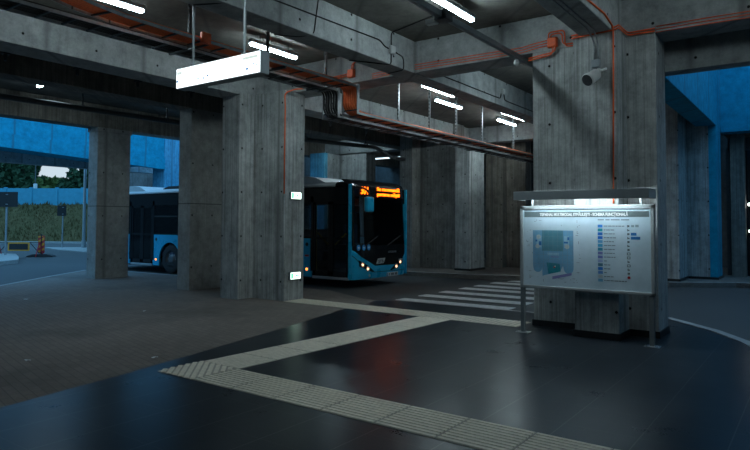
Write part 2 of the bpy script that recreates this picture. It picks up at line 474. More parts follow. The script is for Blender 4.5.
# far pavement
far = [(-75, 24), (-30, 20), (-21, 17.2), (-10.8, 16.85), (-8.7, 17.2), (-7.5, 17.7), (-5.5, 18.1), (-3.4, 18.35), (-1.8, 20.6), (3, 21.0), (14, 21.0), (14, 38), (-20, 38)]
far = [(-21, 17.2), (-10.8, 16.85), (-8.7, 17.2), (-7.5, 17.7), (-5.5, 18.1), (-3.4, 18.35), (-1.9, 19.4), (3, 19.7), (14, 19.7), (14, 30), (-21, 30)]
struct('pavement', MB().prism(far, -0.25, 0.11), M['paver'], 'raised pavement beyond the bus lane')
struct('kerb', ribbon(list(reversed(far[:9])), -0.13, -0.2, 0.118), M['kerb'], 'far kerb beyond the bus lane')

# columns
def plus_column(label, xa, xb, ya, yb, arms, z0, z1, m):
    """stem in y plus x arms, as one outline"""
    mb = MB(); mb.box(xa, xb, ya, yb, z0, z1, 0.012)
    for (x0, x1, y0, y1) in arms: mb.box(x0, x1, y0, y1, z0, z1, 0.012)
    return struct('column', mb, m, label)
plus_column('stepped concrete column with two lit exit signs beside the bus', -11.0, -10.42, 9.20, 10.8, [(-10.5, -9.43, 9.63, 10.25)], -0.2, 4.60, M['col'])
plus_column('broad stepped concrete column behind the information board', -3.05, -2.40, 9.36, 11.1, [(-3.92, -1.98, 9.93, 10.60)], -0.2, 4.60, M['col'])
struct('column', MB().box(-13.2, -12.72, 9.66, 11.05, -0.2, 4.56, 0.012), M['greycol'], 'brown concrete column beside the stepped exit sign column')
mb = MB().box(-17.92, -17.42, 9.88, 10.95, -0.2, 4.5, 0.012); mb.box(-17.95, -17.38, 9.85, 10.99, 4.40, 4.52, 0.01)
struct('column', mb, M['greycol'], 'concrete column at the roof edge before the rear of the bus')
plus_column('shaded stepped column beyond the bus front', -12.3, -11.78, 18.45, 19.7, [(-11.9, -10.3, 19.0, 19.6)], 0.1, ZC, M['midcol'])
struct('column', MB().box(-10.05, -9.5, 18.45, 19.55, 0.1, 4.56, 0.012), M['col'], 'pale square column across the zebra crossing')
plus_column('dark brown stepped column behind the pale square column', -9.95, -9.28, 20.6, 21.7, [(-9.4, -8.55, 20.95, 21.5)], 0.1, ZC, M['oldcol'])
plus_column('stepped column at the sunken blue courtyard edge', -3.95, -3.2, 18.8, 20.9, [(-3.4, -2.62, 20.1, 21.05)], 0.1, ZC, M['col'])
struct('column', MB().box(-2.62, -2.42, 20.1, 21.08, 0.1, RB, 0.008), M['bluetint'], 'blue tinted end of the column at the courtyard edge')  # end face of the column, its sky-lit blue put into the colour
plus_column('blue lit stepped column behind the bus roof', -17.15, -16.4, 19.2, 20.9, [(-16.5, -15.1, 20.15, 20.8)], 0.1, 4.56, M['col'])
struct('column', MB().box(-17.17, -16.38, 19.0, 19.2, 0.1, 4.56, 0.008), M['palebluetint'], 'pale blue tinted face of the column behind the bus roof')  # slab over the sky-lit face, blue light put into its colour
# column plinths
pl = MB()
for (x0, x1, y0, y1) in ((-3.92, -1.98, 9.93, 10.60), (-3.05, -2.40, 9.36, 11.1)): pl.box(x0-0.02, x1+0.02, y0-0.02, y1+0.02, -0.01, 0.10)
struct('baseboard_column', pl, M['plinth'], 'black plinth around the foot of the board column')
pl = MB()
pl.box(-10.07, -9.48, 18.43, 19.57, 0.1, 0.18); pl.box(-3.42, -2.40, 20.08, 21.07, 0.1, 0.18); pl.box(-3.97, -3.18, 18.78, 20.9, 0.1, 0.18)
struct('baseboard_far', pl, M['plinth'])

# beams
def beam(label, x0, x1, y0, y1, z0, z1, m=None): return struct('beam', MB().box(x0, x1, y0, y1, z0, z1, 0.012), m or M['beam'], label)
beam('long concrete beam above the lit hanging sign', -6.72, -6.28, -7, 26, RB, ZC)
beam('long concrete beam landing on the exit sign column', -11.1, -10.44, -7, 26, 4.55, ZC)
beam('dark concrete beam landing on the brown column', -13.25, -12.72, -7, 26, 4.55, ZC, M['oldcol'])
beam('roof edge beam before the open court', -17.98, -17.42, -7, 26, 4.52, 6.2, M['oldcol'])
beam('concrete beam landing on the board column', -2.95, -2.46, -7, 10, RB, ZC)
beam('cross beam with orange conduits between the two stepped columns', -10.44, 7, 9.93, 10.55, 4.60, ZC)
beam('lower edge beam behind the orange conduits', -2.38, 7, 10.72, 11.05, 4.16, 8.0)
beam('far cross beam over the second row of columns', -17.4, -2.6, 20.2, 20.8, 4.62, ZC)
beam('blue lit fascia beam along the courtyard', -2.95, -2.42, 11.06, 21.1, RB, 7.6, M['bluetint'])
beam('blue lit fascia beam across the courtyard', -2.42, 10, 21.1, 21.7, 4.48, 7.6, M['bluetint'])
# ceiling
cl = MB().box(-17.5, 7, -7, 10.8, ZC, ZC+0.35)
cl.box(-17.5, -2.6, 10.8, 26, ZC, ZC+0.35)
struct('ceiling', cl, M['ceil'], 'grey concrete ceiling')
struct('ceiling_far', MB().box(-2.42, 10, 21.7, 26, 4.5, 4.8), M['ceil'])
# closing walls (unseen or far in shade), mostly added to hold off sky light
struct('wall_rear', MB().box(-12, 7.3, -7.3, -7, -0.2, ZC), M['dim'])
struct('sky_screen_left', MB().box(-18.3, -18, -7, 5.2, -0.2, 6.2), M['dim'])  # unseen, added to keep blue sky light off the tiles and beams
struct('wall_side', MB().box(7, 7.3, -7, 10.8, -0.2, ZC), M['dim'])
struct('wall_far', MB().box(-34, -20, 26, 26.3, 0, 7.5), M['bluetint'], 'blue wall far behind the bus')
struct('wall_far', MB().box(-20.3, -20, 21.5, 26, 0, 5.6), M['dim'])  # added to shut sky light off the dark wall beyond
struct('wall_far', MB().box(-20, 10, 26, 26.3, 0, 7.5), M['dim'], 'dark wall far beyond the bus lane')
struct('sky_screen_court', MB().box(3.4, 3.7, 11.05, 21.1, 0, 9.5), M['dim'])  # unseen, set close and high to cut sky light on the column
struct('wall_street', MB().box(-62, -60, -60, 2, 0, 9), M['dim'])
struct('wall_street', MB().box(-62, -14, -34, -32, 0, 9), M['dim'])
# dark glazed entrance at the courtyard
d = empty('door_1', (-1.0, 22.2, 0.11)); tag(d, kind='structure')
MB().box(-1.35, 2.4, -0.02, 0.02, 0.0, 3.9).build('glass', M['gblack'], d)
f = MB()
for xx in (-1.35, -0.3, 0.8, 2.4): f.box(xx-0.05, xx+0.05, -0.06, 0.06, 0, 4.0)
f.box(-1.35, 2.4, -0.06, 0.06, 3.9, 4.3); f.build('frame', M['dark_steel'], d)
struct('column', MB().box(-2.25, -1.86, 21.75, 22.1, 0.1, 4.5, 0.02), M['oldcol'], 'dark slim column before the glazed entrance')
for (xx, zz) in ((-1.72, 2.32), (-1.72, 1.50)):
    t = empty('wall_lamp', (xx, 22.05, zz))
    MB().box(-0.10, 0.10, 0.0, 0.08, -0.05, 0.05, 0.01).build('housing', M['grey_metal'], t)
    MB().box(-0.09, 0.09, -0.02, 0.0, -0.035, 0.035, 0.005).build('diffuser', M['lampspot'] if zz > 2 else M['exitlit'], t)
    tag(t, 'small upper white lamp in the dark glazed entrance' if zz > 2 else 'small lower lamp in the dark glazed entrance', 'lamp')

# ------------------------------------------------------------ exterior, left
# descending viaduct ramp
def vz(y, z13): return z13-0.047*(y-13.2)
vd = MB()
for (x0, x1, a, b) in ((-32.35, -32.05, 5.95, 8.6), (-32.3, -31.95, 5.29, 5.98), (-37.2, -32.2, 5.6, 6.1)):
    b_ = vd.b
    v = [b_.verts.new((x, y, vz(y, z))) for z in (a, b) for y in (-12, 22.4) for x in (x0, x1)]
    for f in [(0, 2, 3, 1), (4, 5, 7, 6), (0, 1, 5, 4), (2, 6, 7, 3), (0, 4, 6, 2), (1, 3, 7, 5)]: b_.faces.new([v[i] for i in f])
struct('viaduct_beam', vd, M['bluetint'], 'blue concrete ramp parapet descending beyond the columns')
struct('viaduct_beam', MB().box(-36.6, -36, -12, 24.5, 4.92, 6.6), M['beam'], 'dark girder beneath the concrete ramp')
struct('column', MB().box(-33.2, -32.0, 22.4, 24.6, 0, 8.5, 0.02), M['palebluetint'], 'pale blue pier at the foot of the ramp')
struct('column', MB().box(-35.9, -35.0, 20.0, 22.0, 0, 4.9, 0.02), M['viaduct'], 'pale pier under the ramp behind the bus roof')
struct('wall_ramp', MB().box(-41, -36.2, 25.2, 25.5, 0, 5.2), M['dim'], 'dark wall under the ramp')
struct('wall_ramp', MB().box(-33.0, -24, 30, 30.4, 0, 8.5), M['viaduct'])
# grass bank, fence, trees
Dv = Vector((0.823, 0.568)); Nv = Vector((-0.568, 0.823)); P0 = Vector((-49.3, 23.4))
def bk(s, n, z): p = P0+Dv*s+Nv*n; return (p.x, p.y, z)
bm = MB(); b = bm.b
prof = [(0, -0.02), (0.35, 0.12), (2.2, 1.5), (4.6, 3.1), (6, 3.3), (30, 3.4)]
ss = [-30+i*1.5 for i in range(37)]
rows = []
for n_, z_ in prof:
    rows.append([b.verts.new(bk(s, n_, z_+(random.uniform(-0.1, 0.1) if 0.4 < n_ < 5 else 0))) for s in ss])
for r0, r1 in zip(rows[:-1], rows[1:]):
    for i in range(len(ss)-1): b.faces.new((r0[i], r0[i+1], r1[i+1], r1[i]))
struct('hill', bm, M['bank'], 'grassy bank below the panel fence', True)
struct('kerb', MB().prism([bk(-30, -0.5, 0)[:2], bk(24, -0.5, 0)[:2], bk(24, 0, 0)[:2], bk(-30, 0, 0)[:2]], -0.1, 0.12), M['kerb'], 'kerb at the foot of the grassy bank')
struct('pavement', MB().prism([(-40.2, 19.4), (-38.4, 21.4), (-32, 25), (-33.0, 18.0), (-36.5, 18.4)], -0.1, 0.03), M['kerb'], 'pale traffic island on the far road')
struct('pavement', MB().prism([(-25.7, 10.75), (-26.4, 11.7), (-28.4, 12.6), (-31.2, 13.7), (-36, 12), (-30, 7)], -0.1, 0.14), M['kerb'], 'kerbed traffic island carrying the big sign')
gr = MB(); b = gr.b
for i in range(3800):
    s = random.uniform(-16, 14); n_ = random.uniform(0.4, 5.2)
    z_ = 0.12+(n_-0.35)*0.70 if n_ < 4.6 else 3.1
    p = Vector(bk(s, n_, z_)); h = random.uniform(0.12, 0.34)*(1.5 if random.random() < 0.1 else 1); w = random.uniform(0.03, 0.07)
    dx = Vector((Dv.x, Dv.y, 0))*w; t_ = Vector((random.uniform(-.1, .1), random.uniform(-.1, .1), h))
    b.faces.new((b.verts.new(p-dx), b.verts.new(p+dx), b.verts.new(p+t_)))
tag(gr.build('grass', M['bank']), 'rough dry grass on the bank below the fence', 'grass', kind='stuff')
fn = empty('panel_fence', bk(0, 5, 3.0)); tag(fn, 'blue tinted concrete panel fence along the top of the grassy bank', 'fence')
inv = Vector(bk(0, 5, 3.0))
rot = math.atan2(Dv.y, Dv.x); fn.rotation_euler = (0, 0, rot)
for i in range(-7, 6):
    s = i*2.25+0.75
    MB().box(s-0.12, s+0.12, -0.12, 0.12, -0.1, 1.62, 0.01).build('post', M['fence'], fn)
    pn = MB()
    for j in range(4): pn.box(s+0.12, s+2.13, -0.05, 0.05, 0.0+j*0.385, 0.384+j*0.385, 0.012)
    pn.build('panel', M['fence'], fn)
def tree(label, s, n_, H, R, m, seed, leaves=1500, group=None):
    rnd = random.Random(seed)
    p = Vector(bk(s, n_, 3.2)); t = empty('tree', p); tag(t, label, 'tree', group)
    tr = MB()
    tr.cyl((0, 0, -0.2), (0.1, 0, H*0.55), 0.22, 0.1, 8)
    for i in range(7):
        a = rnd.uniform(0, 2*PI); z = H*rnd.uniform(0.25, 0.5)
        tr.cyl((0.05, 0, z), (math.cos(a)*R*0.6, math.sin(a)*R*0.6, z+H*0.3), 0.08, 0.025, 6)
    tr.build('trunk', M['bark'], t)
    cr = MB(); b = cr.b
    cl = [(Vector((rnd.gauss(0, R*0.45), rnd.gauss(0, R*0.45), rnd.uniform(H*0.22, H*0.86))), rnd.uniform(R*0.3, R*0.55)) for _ in range(26)]
    for i in range(leaves):
        c, r = rnd.choice(cl)
        d = Vector((rnd.gauss(0, 1), rnd.gauss(0, 1), rnd.gauss(0, 1))).normalized()
        q = c+d*r*rnd.uniform(0.5, 1.0)
        u = Vector((rnd.gauss(0, 1), rnd.gauss(0, 1), rnd.gauss(0, 1))).normalized(); w = u.orthogonal().normalized()
        k = rnd.uniform(0.22, 0.42)
        b.faces.new([b.verts.new(q+u*k), b.verts.new(q+w*k*0.6), b.verts.new(q-u*k), b.verts.new(q-w*k*0.6)])
    cr.build('foliage', m, t)
tree('tallest dark tree over the fence above the big dark sign back', -7.4, 8.5, 7.4, 2.1, M['leaf_dark'], 1, 2600)
tree('dark tree at the fence beside the tallest tree, with a lower crown', -5.9, 8, 4.3, 1.1, M['leaf_dark'], 2, 1500)
tree('dark green bush over the fence next to the lower dark tree', -4.7, 7.8, 2.6, 0.9, M['leaf_dark'], 3, 1100)
tree('yellow green bush under the pale gap of sky, nearer the tall trees', -3.8, 7.8, 2.5, 0.95, M['leaf_light'], 4, 1200)
tree('yellow green bush under the pale gap of sky, nearer the lamp post', -2.7, 7.8, 2.7, 0.95, M['leaf_light'], 9, 1200)
tree('dark bush just before the slim lamp post', -1.9, 8, 2.7, 0.9, M['leaf_dark'], 10, 1100)
tree('dark tree behind the slim lamp post', -0.8, 8.5, 4.6, 1.0, M['leaf_dark'], 5, 1500)
tree('dark tree half hidden by the roof edge column', 1.2, 9, 5.4, 1.7, M['leaf_dark'], 8, 1600)
# street furniture
def sign_back(label, x, y, zt, zb, w, post_to):
    t = empty('road_sign', (x, y, 0.0)); tag(t, label, 'sign')
    MB().cyl((0, 0, post_to), (0, 0, zt-0.05), 0.045, n=10).build('post', M['galv'], t)
    MB().slab([(-w/2, zb), (w/2, zb), (w/2, zt), (-w/2, zt)], lambda a, c: (a*0.81, a*0.58-0.06, c), lambda a, c: (a*0.81, a*0.58-0.09, c)).build('plate', M['black'], t)
    for z in (zb+0.12, zt-0.12): MB().box(-0.12, 0.12, -0.07, 0.05, z-0.02, z+0.02).build('bracket', M['galv'], t)
sign_back('large dark back of a square road sign on its post', -30.35, 12.88, 3.04, 2.35, 1.15, 0.1)
sign_back('small dark back of a road sign before the grassy bank', -39.13, 19.96, 2.70, 2.04, 0.55, 0)
t = empty('lamp_post', (-38.17, 20.84, 0)); tag(t, 'tall slim pale lamp post at the kerb of the far road', 'lamp post')
MB().cyl((0, 0, 0), (0, 0, 7.5), 0.10, 0.07, 12).build('pole', M['galv'], t)
MB().cyl((0, 0, 0), (0, 0, 0.5), 0.15, 0.13, 12).build('base', M['galv'], t)
MB().tube(smooth_path([(0, 0, 7.4), (0, 0, 7.9), (0.9, 0.6, 8.1)], 0.3), 0.04).build('arm', M['galv'], t)
MB().box(0.8, 1.3, 0.5, 0.75, 8.05, 8.15, 0.02).build('lamp_head', M['grey_metal'], t)
t = empty('delineator_post', (-30.39, 14.5, 0)); tag(t, 'red and yellow striped delineator on a black rubber foot', 'traffic marker')
t.rotation_euler = (0, 0, math.radians(46))
MB().slab([(-0.62, -0.02), (0.62, -0.02), (0.55, 0.05), (0.3, 0.12), (-0.3, 0.12), (-0.55, 0.05)], lambda a, c: (a, -0.22, c), lambda a, c: (a, 0.22, c)).build('rubber_foot', M['rubber'], t)
MB().box(-0.15, 0.15, -0.02, 0.02, 0.16, 1.0, 0.015).build('board', M['red'], t)
st = MB()
for i in range(4):
    z = 0.15+i*0.25
    pts = [(-0.135, z), (0.135, z+0.16), (0.135, z+0.28), (-0.135, z+0.12)]
    pts = [(a, min(max(c, 0.18), 0.98)) for a, c in pts]
    st.slab(pts, lambda a, c: (a, -0.024, c), lambda a, c: (a, -0.019, c))
st.build('yellow_stripe', M['amber'], t)
MB().cyl((0, 0, 0.1), (0, 0, 1.08), 0.035, n=10).build('peg', M['black'], t)
t = empty('warning_barrier', (-31.0, 13.75, 0)); tag(t, 'low trestle barrier with a yellow framed dark plate', 'barrier')
t.rotation_euler = (0, 0, math.radians(40))
for xx in (-0.95, 0.95):
    lg = MB(); lg.cyl((xx-0.12, -0.12, 0), (xx, 0, 0.72), 0.025, n=8); lg.cyl((xx+0.12, 0.12, 0), (xx, 0, 0.72), 0.025, n=8)
    lg.build('leg', M['red'], t)
    MB().cyl((xx, 0, 0.15), (xx*0.55, 0, 0.66), 0.02, n=8).build('stay', M['black'], t)
MB().cyl((-0.95, 0, 0.68), (0.95, 0, 0.68), 0.014, n=8).build('rail', M['black'], t)
MB().box(-0.5, 0.5, -0.035, -0.01, 0.28, 0.68, 0.01).build('plate_frame', M['amber'], t)
MB().box(-0.43, 0.43, -0.045, -0.03, 0.34, 0.62).build('plate', M['black'], t)
t = empty('wire_pole', bk(-4.0, 6.0, 3.0)); tag(t, 'thin pole with a pale box above the fence beside the big dark sign', 'pole')
MB().cyl((0, 0, 0), (0, 0, 6.5), 0.05, 0.035, 8).build('pole', M['dark_steel'], t)
MB().box(-0.15, 0.15, -0.12, 0.12, 1.2, 2.0, 0.03).build('box', M['white_pl'], t)

# --------------------------------------------------------------------- bus
BX, BY = -9.69, 12.40
bus = empty('bus', (BX, BY, 0)); tag(bus, 'blue city bus with lit orange destination display', 'bus')
L, W = 11.9, 2.58
def side(s, z, t=0.0): return (-s, t, z)
def arch(cx, r, z0, n=14): return [(cx+r*math.cos(a), 0.46+r*math.sin(a)) for a in [PI-PI*i/n for i in range(n+1)]]
def side_panel(name, m, pts, t, th=0.05, lbl=None):
    o = MB().slab(pts, lambda s, z: (-s, t, z), lambda s, z: (-s, t+th, z)).build(name, m, bus)
    if lbl: o['label'] = lbl
    return o
AX1, AX2 = 2.75, 7.69
def lower(s0, s1, ax=None):
    p = [(s0, 1.27), (s0, 0.24)]
    if ax:
        a = arch(ax, 0.56, 0.24)
        p += [(ax-0.56, 0.24)]+a+[(ax+0.56, 0.24)]
    return p+[(s1, 0.24), (s1, 1.27)]
side_panel('side_panel', M['blue'], lower(1.45, 4.95, AX1), 0.0)
side_panel('side_panel', M['blue'], lower(6.35, 8.60, AX2), 0.0)
side_panel('side_panel', M['blue'], lower(9.95, L), 0.0)
pts = [(0.2, 1.27), (0.2, 0.24)]
for ax in (AX1, AX2): pts += [(ax-0.56, 0.24)]+arch(ax, 0.56, 0.24)+[(ax+0.56, 0.24)]
pts += [(L, 0.24), (L, 1.27)]
side_panel('side_panel', M['blue'], pts, W-0.05)
# window bands and frames
for s0, s1 in ((1.47, 3.2), (3.26, 4.92), (6.38, 7.2), (7.26, 8.58), (9.97, 11.75)):
    side_panel('side_window', M['glass'], [(s0, 1.30), (s1, 1.30), (s1, 2.25), (s0, 2.25)], 0.012, 0.012)
for i in range(6):
    s0 = 0.5+i*1.88
    side_panel('side_window', M['glass'], [(s0, 1.30), (s0+1.8, 1.30), (s0+1.8, 2.25), (s0, 2.25)], W-0.03, 0.012)
pil = MB()
for t0 in (0.0, W-0.06):
    pil.box(-L, -0.12, t0, t0+0.06, 2.25, 2.66)
    pil.box(-L, -0.12, t0+0.01, t0+0.05, 1.25, 1.31)
    for s in ((1.43, 3.23, 4.95, 6.35, 7.23, 8.60, 9.95, 11.85) if t0 == 0 else (0.45, 2.34, 4.22, 6.1, 7.98, 9.86, 11.8)):
        pil.box(-s-0.05, -s+0.05, t0, t0+0.06, 0.4 if s in (1.43, 8.6, 9.95) and t0 == 0 else 1.25, 2.4)
pil.build('window_frame', M['gblack'], bus)
fr = MB(); fr.box(-8.58, -7.26, 0.0, 0.02, 1.86, 1.90); fr.build('window_rail', M['black'], bus)
# doors
def door(s0, s1):
    d = MB()
    mid = (s0+s1)/2
    for a, b_ in ((s0, mid), (mid, s1)):
        d.box(-b_+0.005, -b_+0.085, 0.015, 0.055, 0.30, 2.28); d.box(-a-0.085, -a-0.005, 0.015, 0.055, 0.30, 2.28)
        d.box(-b_, -a, 0.015, 0.055, 2.18, 2.30); d.box(-b_, -a, 0.015, 0.055, 0.28, 0.42)
    o = d.build('door', M['gblack'], bus)
    for a, b_, sgn in ((s0, mid, 1), (mid, s1, -1)):
        MB().box(-b_+0.08, -a-0.08, 0.03, 0.042, 0.42, 2.18).build('pane', M['glass'], o)
        hi, lo = (a+0.13, b_-0.12) if sgn > 0 else (b_-0.13, a+0.12)
        MB().cyl((-hi, 0.065, 1.42), (-lo, 0.065, 1.12), 0.022, n=8).build('handrail', M['yellow'], o)
    MB().box(-s1, -s0, -0.004, 0.08, 0.21, 0.28, 0.01).build('step_edge', M['alu'], o)
door(0.16, 1.40); door(5.0, 6.3); door(8.65, 9.90)
# roof
rf = MB()
prof_ = [(0.0, 2.64), (0.0, 2.70), (0.06, 2.76), (0.25, 2.80), (W-0.25, 2.80), (W-0.06, 2.76), (W, 2.70), (W, 2.64)]
rf.slab(prof_, lambda t, z: (-0.62, t, z), lambda t, z: (-L, t, z)); rf.build('roof', M['buswhite'], bus)
cp = MB(); cp.slab(prof_, lambda t, z: (-0.20, t, z), lambda t, z: (-0.62, t, z)); cp.build('roof_cap', M['gblack'], bus)
def pod(s0, s1, h, m, t0=0.05, t1=W-0.05):
    MB().slab([(s0, 2.72), (s0+0.45, 2.80+h*0.7), (s0+0.75, 2.80+h), (s1-0.3, 2.80+h), (s1, 2.80+h*0.4), (s1, 2.72)],
              lambda s, z: (-s, t0, z), lambda s, z: (-s, t1, z)).build('roof_pod', m, bus)
pod(0.9, 4.8, 0.16, M['buswhite']); pod(9.05, 11.6, 0.15, M['buswhite'])
pod(5.4, 8.8, 0.12, M['black'], 0.5, W-0.4)
# rear end, floor, lining
MB().box(-L-0.02, -L+0.04, 0, W, 0.28, 2.7, 0.02).build('rear_panel', M['blue'], bus)
MB().box(-L+0.05, -0.35, 0.06, W-0.06, 0.26, 0.36).build('bus_floor', M['black'], bus)
MB().box(-L+0.05, -0.35, 0.07, W-0.07, 2.56, 2.62).build('bus_ceiling', M['interior'], bus)
MB().box(-1.75, -1.70, 1.3, W-0.08, 0.36, 2.2).build('driver_partition', M['black'], bus)
MB().box(-L+0.06, -10.1, 0.1, W-0.1, 0.36, 1.1).build('engine_housing', M['black'], bus)
for s in (2.4, 3.3, 4.2, 7.4, 8.2, 9.4):
    for t0 in ((W-1.0,) if s < 4.5 or s > 9 else (0.12, W-1.0)):
        st = MB(); st.box(-s-0.45, -s, t0, t0+0.9, 0.55, 0.85, 0.04); st.box(-s-0.5, -s-0.38, t0, t0+0.9, 0.8, 1.5, 0.05)
        st.build('seat', M['seat'], bus)
for s, t0 in ((1.8, 0.6), (4.8, 0.5), (6.45, 0.5), (8.5, 0.5), (10.0, 0.5)):
    MB().cyl((-s, t0, 0.36), (-s, t0, 2.56), 0.02, n=8).build('grab_pole', M['yellow'], bus)
# wheels
def wheel(ax, t):
    o = MB().lathe([(0.27, -0.12), (0.44, -0.13), (0.48, -0.10), (0.48, 0.10), (0.44, 0.13), (0.27, 0.12)], (0, 0, 0), 'y').build('wheel', M['rubber'], bus, True)
    o.location = (-ax, t, 0.47)
    s = -1 if t < 1 else 1
    MB().lathe([(0.28, s*0.12), (0.26, s*0.06), (0.17, s*0.03), (0.15, s*0.10), (0.09, s*0.12), (0.0, s*0.12)], (0, 0, 0), 'y').build('rim', M['rim'], o, True)
    nb = MB()
    for i in range(8): nb.cyl((0.2*math.cos(i*PI/4), s*0.03, 0.2*math.sin(i*PI/4)), (0.2*math.cos(i*PI/4), s*0.08, 0.2*math.sin(i*PI/4)), 0.018, n=6)
    nb.build('wheel_nut', M['galv'], o)
for ax in (AX1, AX2): wheel(ax, 0.18); wheel(ax, W-0.18)
wl = MB()
for ax in (AX1, AX2):
    for t0 in (0.36, W-0.46): wl.box(-ax-0.6, -ax+0.6, t0, t0+0.1, 0.2, 1.1)
wl.build('wheel_well', M['black'], bus)
MB().box(-L+0.3, -0.6, 0.5, W-0.5, 0.14, 0.26).build('chassis', M['black'], bus)
# front: a curved face; polygons in (t,z) are cut finely and bent onto it
def front_x(t, z):
    u = abs(t-W/2)/(W/2)
    bulge = 0.07*max(0, u)**4 + (0.07*max(0, (u-0.86)/0.14)**2 if u > 0.86 else 0)
    rake = 0.0 if z < 1.0 else 0.05*(z-1.0)
    top = 0.22*max(0, (z-2.62)/0.25)**2
    low = 0.05*max(0, (0.45-z)/0.25)**2
    return -(bulge+rake+top+low)
def front(name, m, polys, off=0.0, th=0.03, parent=None, lbl=None):
    mb = MB(); b = mb.b
    for pts in polys: b.faces.new([b.verts.new((0, t, z)) for t, z in pts])
    tmin = min(p[0] for q in polys for p in q); tmax = max(p[0] for q in polys for p in q)
    zmin = min(p[1] for q in polys for p in q); zmax = max(p[1] for q in polys for p in q)
    k = 0.0
    cuts = [0.02, 0.05, 0.09, 0.13, 0.18, 0.25, 0.35, 0.5, 0.7, 0.95, 1.3]
    for c in cuts+[W-c for c in cuts]:
        if tmin < c < tmax: bmesh.ops.bisect_plane(b, geom=b.verts[:]+b.edges[:]+b.faces[:], plane_co=(0, c, 0), plane_no=(0, 1, 0))
    for c in (0.25, 0.33, 0.42, 1.0, 1.5, 2.0, 2.4, 2.65, 2.72, 2.78):
        if zmin < c < zmax: bmesh.ops.bisect_plane(b, geom=b.verts[:]+b.edges[:]+b.faces[:], plane_co=(0, 0, c), plane_no=(0, 0, 1))
    for v in b.verts: v.co.x = front_x(v.co.y, v.co.z)+off
    g = bmesh.ops.extrude_face_region(b, geom=b.faces[:])
    for v in [e for e in g['geom'] if isinstance(e, bmesh.types.BMVert)]: v.co.x -= th
    o = mb.build(name, m, parent or bus)
    if lbl: o['label'] = lbl
    return o
# the black mask dips in the middle, the blue apron is what is left below it
mask_lo = [(0.0, 1.03), (0.37, 0.80), (0.95, 0.55), (2.12, 0.54), (2.42, 0.80), (W, 0.92)]
front('front_mask', M['gblack'], [mask_lo+[(W, 1.10), (0, 1.10)]])
front('front_apron', M['blue'], [[(0, 0.22), (W, 0.22)]+[(W, 0.92), (2.42, 0.80), (2.12, 0.54), (0.95, 0.55), (0.37, 0.80), (0, 1.03)]])
front('bumper_seam', M['black'], [[(0.0, 0.88), (0.25, 0.68), (0.92, 0.375), (2.5, 0.36), (2.5, 0.373), (0.92, 0.39), (0.25, 0.70), (0.0, 0.90)]], 0.003, 0.004)
front('windscreen', M['windscreen'], [[(0.10, 1.10), (W-0.10, 1.10), (W-0.10, 2.38), (0.10, 2.38)]], -0.005, 0.008)
front('windscreen_frame', M['gblack'], [[(0.0, 1.10), (0.12, 1.10), (0.12, 2.38), (0.0, 2.38)]])
front('windscreen_frame', M['gblack'], [[(W-0.12, 1.10), (W, 1.10), (W, 2.38), (W-0.12, 2.38)]])
front('display_housing', M['gblack'], [[(0, 2.38), (W, 2.38), (W, 2.84), (0, 2.84)]])
MB().box(-0.16, -0.02, 0.0, 0.05, 1.1, 2.66).build('corner_pillar', M['gblack'], bus)
o = MB().box(-0.17, -0.06, -0.006, 0.02, 0.24, 2.70, 0.006).build('corner_strip', M['blue'], bus)
MB().box(-0.22, -0.05, W-0.04, W, 0.24, 2.66).build('corner_strip', M['blue'], bus)
MB().box(-0.9, -0.25, 0.25, W-0.25, 0.95, 1.12, 0.04).build('dashboard', M['black'], bus)
stw = MB()
stw.lathe([(0.20, 0), (0.22, 0.015), (0.20, 0.03), (0.19, 0.015), (0.20, 0)], (-0.75, 1.95, 1.15), 'z', 20); stw.build('steering_wheel', M['black'], bus)
ds = MB(); ds.box(-1.6, -1.15, 1.6, 2.2, 0.7, 0.9, 0.05); ds.box(-1.68, -1.55, 1.6, 2.2, 0.9, 1.65, 0.05); ds.build('driver_seat', M['seat'], bus)
# writing on the display
RX = (PI/2, 0, PI/2)
def led(name, s, t, z, size, w):
    xo = max(front_x(t, z), front_x(t+w, z), front_x(t+w/2, z))
    o = text(name, s, M['led'], bus, (front_x(t+w/2, z)+0.012, t, z), RX, size, w, depth=0.006, bold=0.002)
    return o
led('display_lettering', '304', 0.40, 2.46, 0.28, 0.32)
led('display_lettering', 'Se recomandă', 1.12, 2.575, 0.135, 1.08)
led('display_lettering', 'purtarea măștii', 1.12, 2.435, 0.135, 1.08)
# headlamps
for mir in (0, 1):
    q = [(0.25, 0.73), (0.29, 0.56), (0.84, 0.385), (0.92, 0.40), (0.62, 0.58)]
    if mir: q = [(W-t, z) for t, z in reversed(q)]
    h = front('headlamp', M['gblack'], [q], 0.006, 0.02)
    for (t, z) in ((0.41, 0.60), (0.62, 0.485)):
        t = W-t if mir else t
        MB().lathe([(0.0, 0.018), (0.025, 0.014), (0.036, 0.0)], (front_x(t, z)+0.01, t, z), 'x', 16).build('lamp', M['head'], h, True)
        MB().lathe([(0.05, 0.004), (0.075, 0.012), (0.08, 0.0)], (front_x(t, z)+0.01, t, z), 'x', 16).build('reflector', M['alu'], h, True)
    t = 0.72 if not mir else W-0.72
    MB().lathe([(0.0, 0.01), (0.035, 0.008), (0.045, 0.0)], (front_x(t, 0.3)+0.003, t, 0.3), 'x', 14).build('fog_lamp', M['alu'], bus)
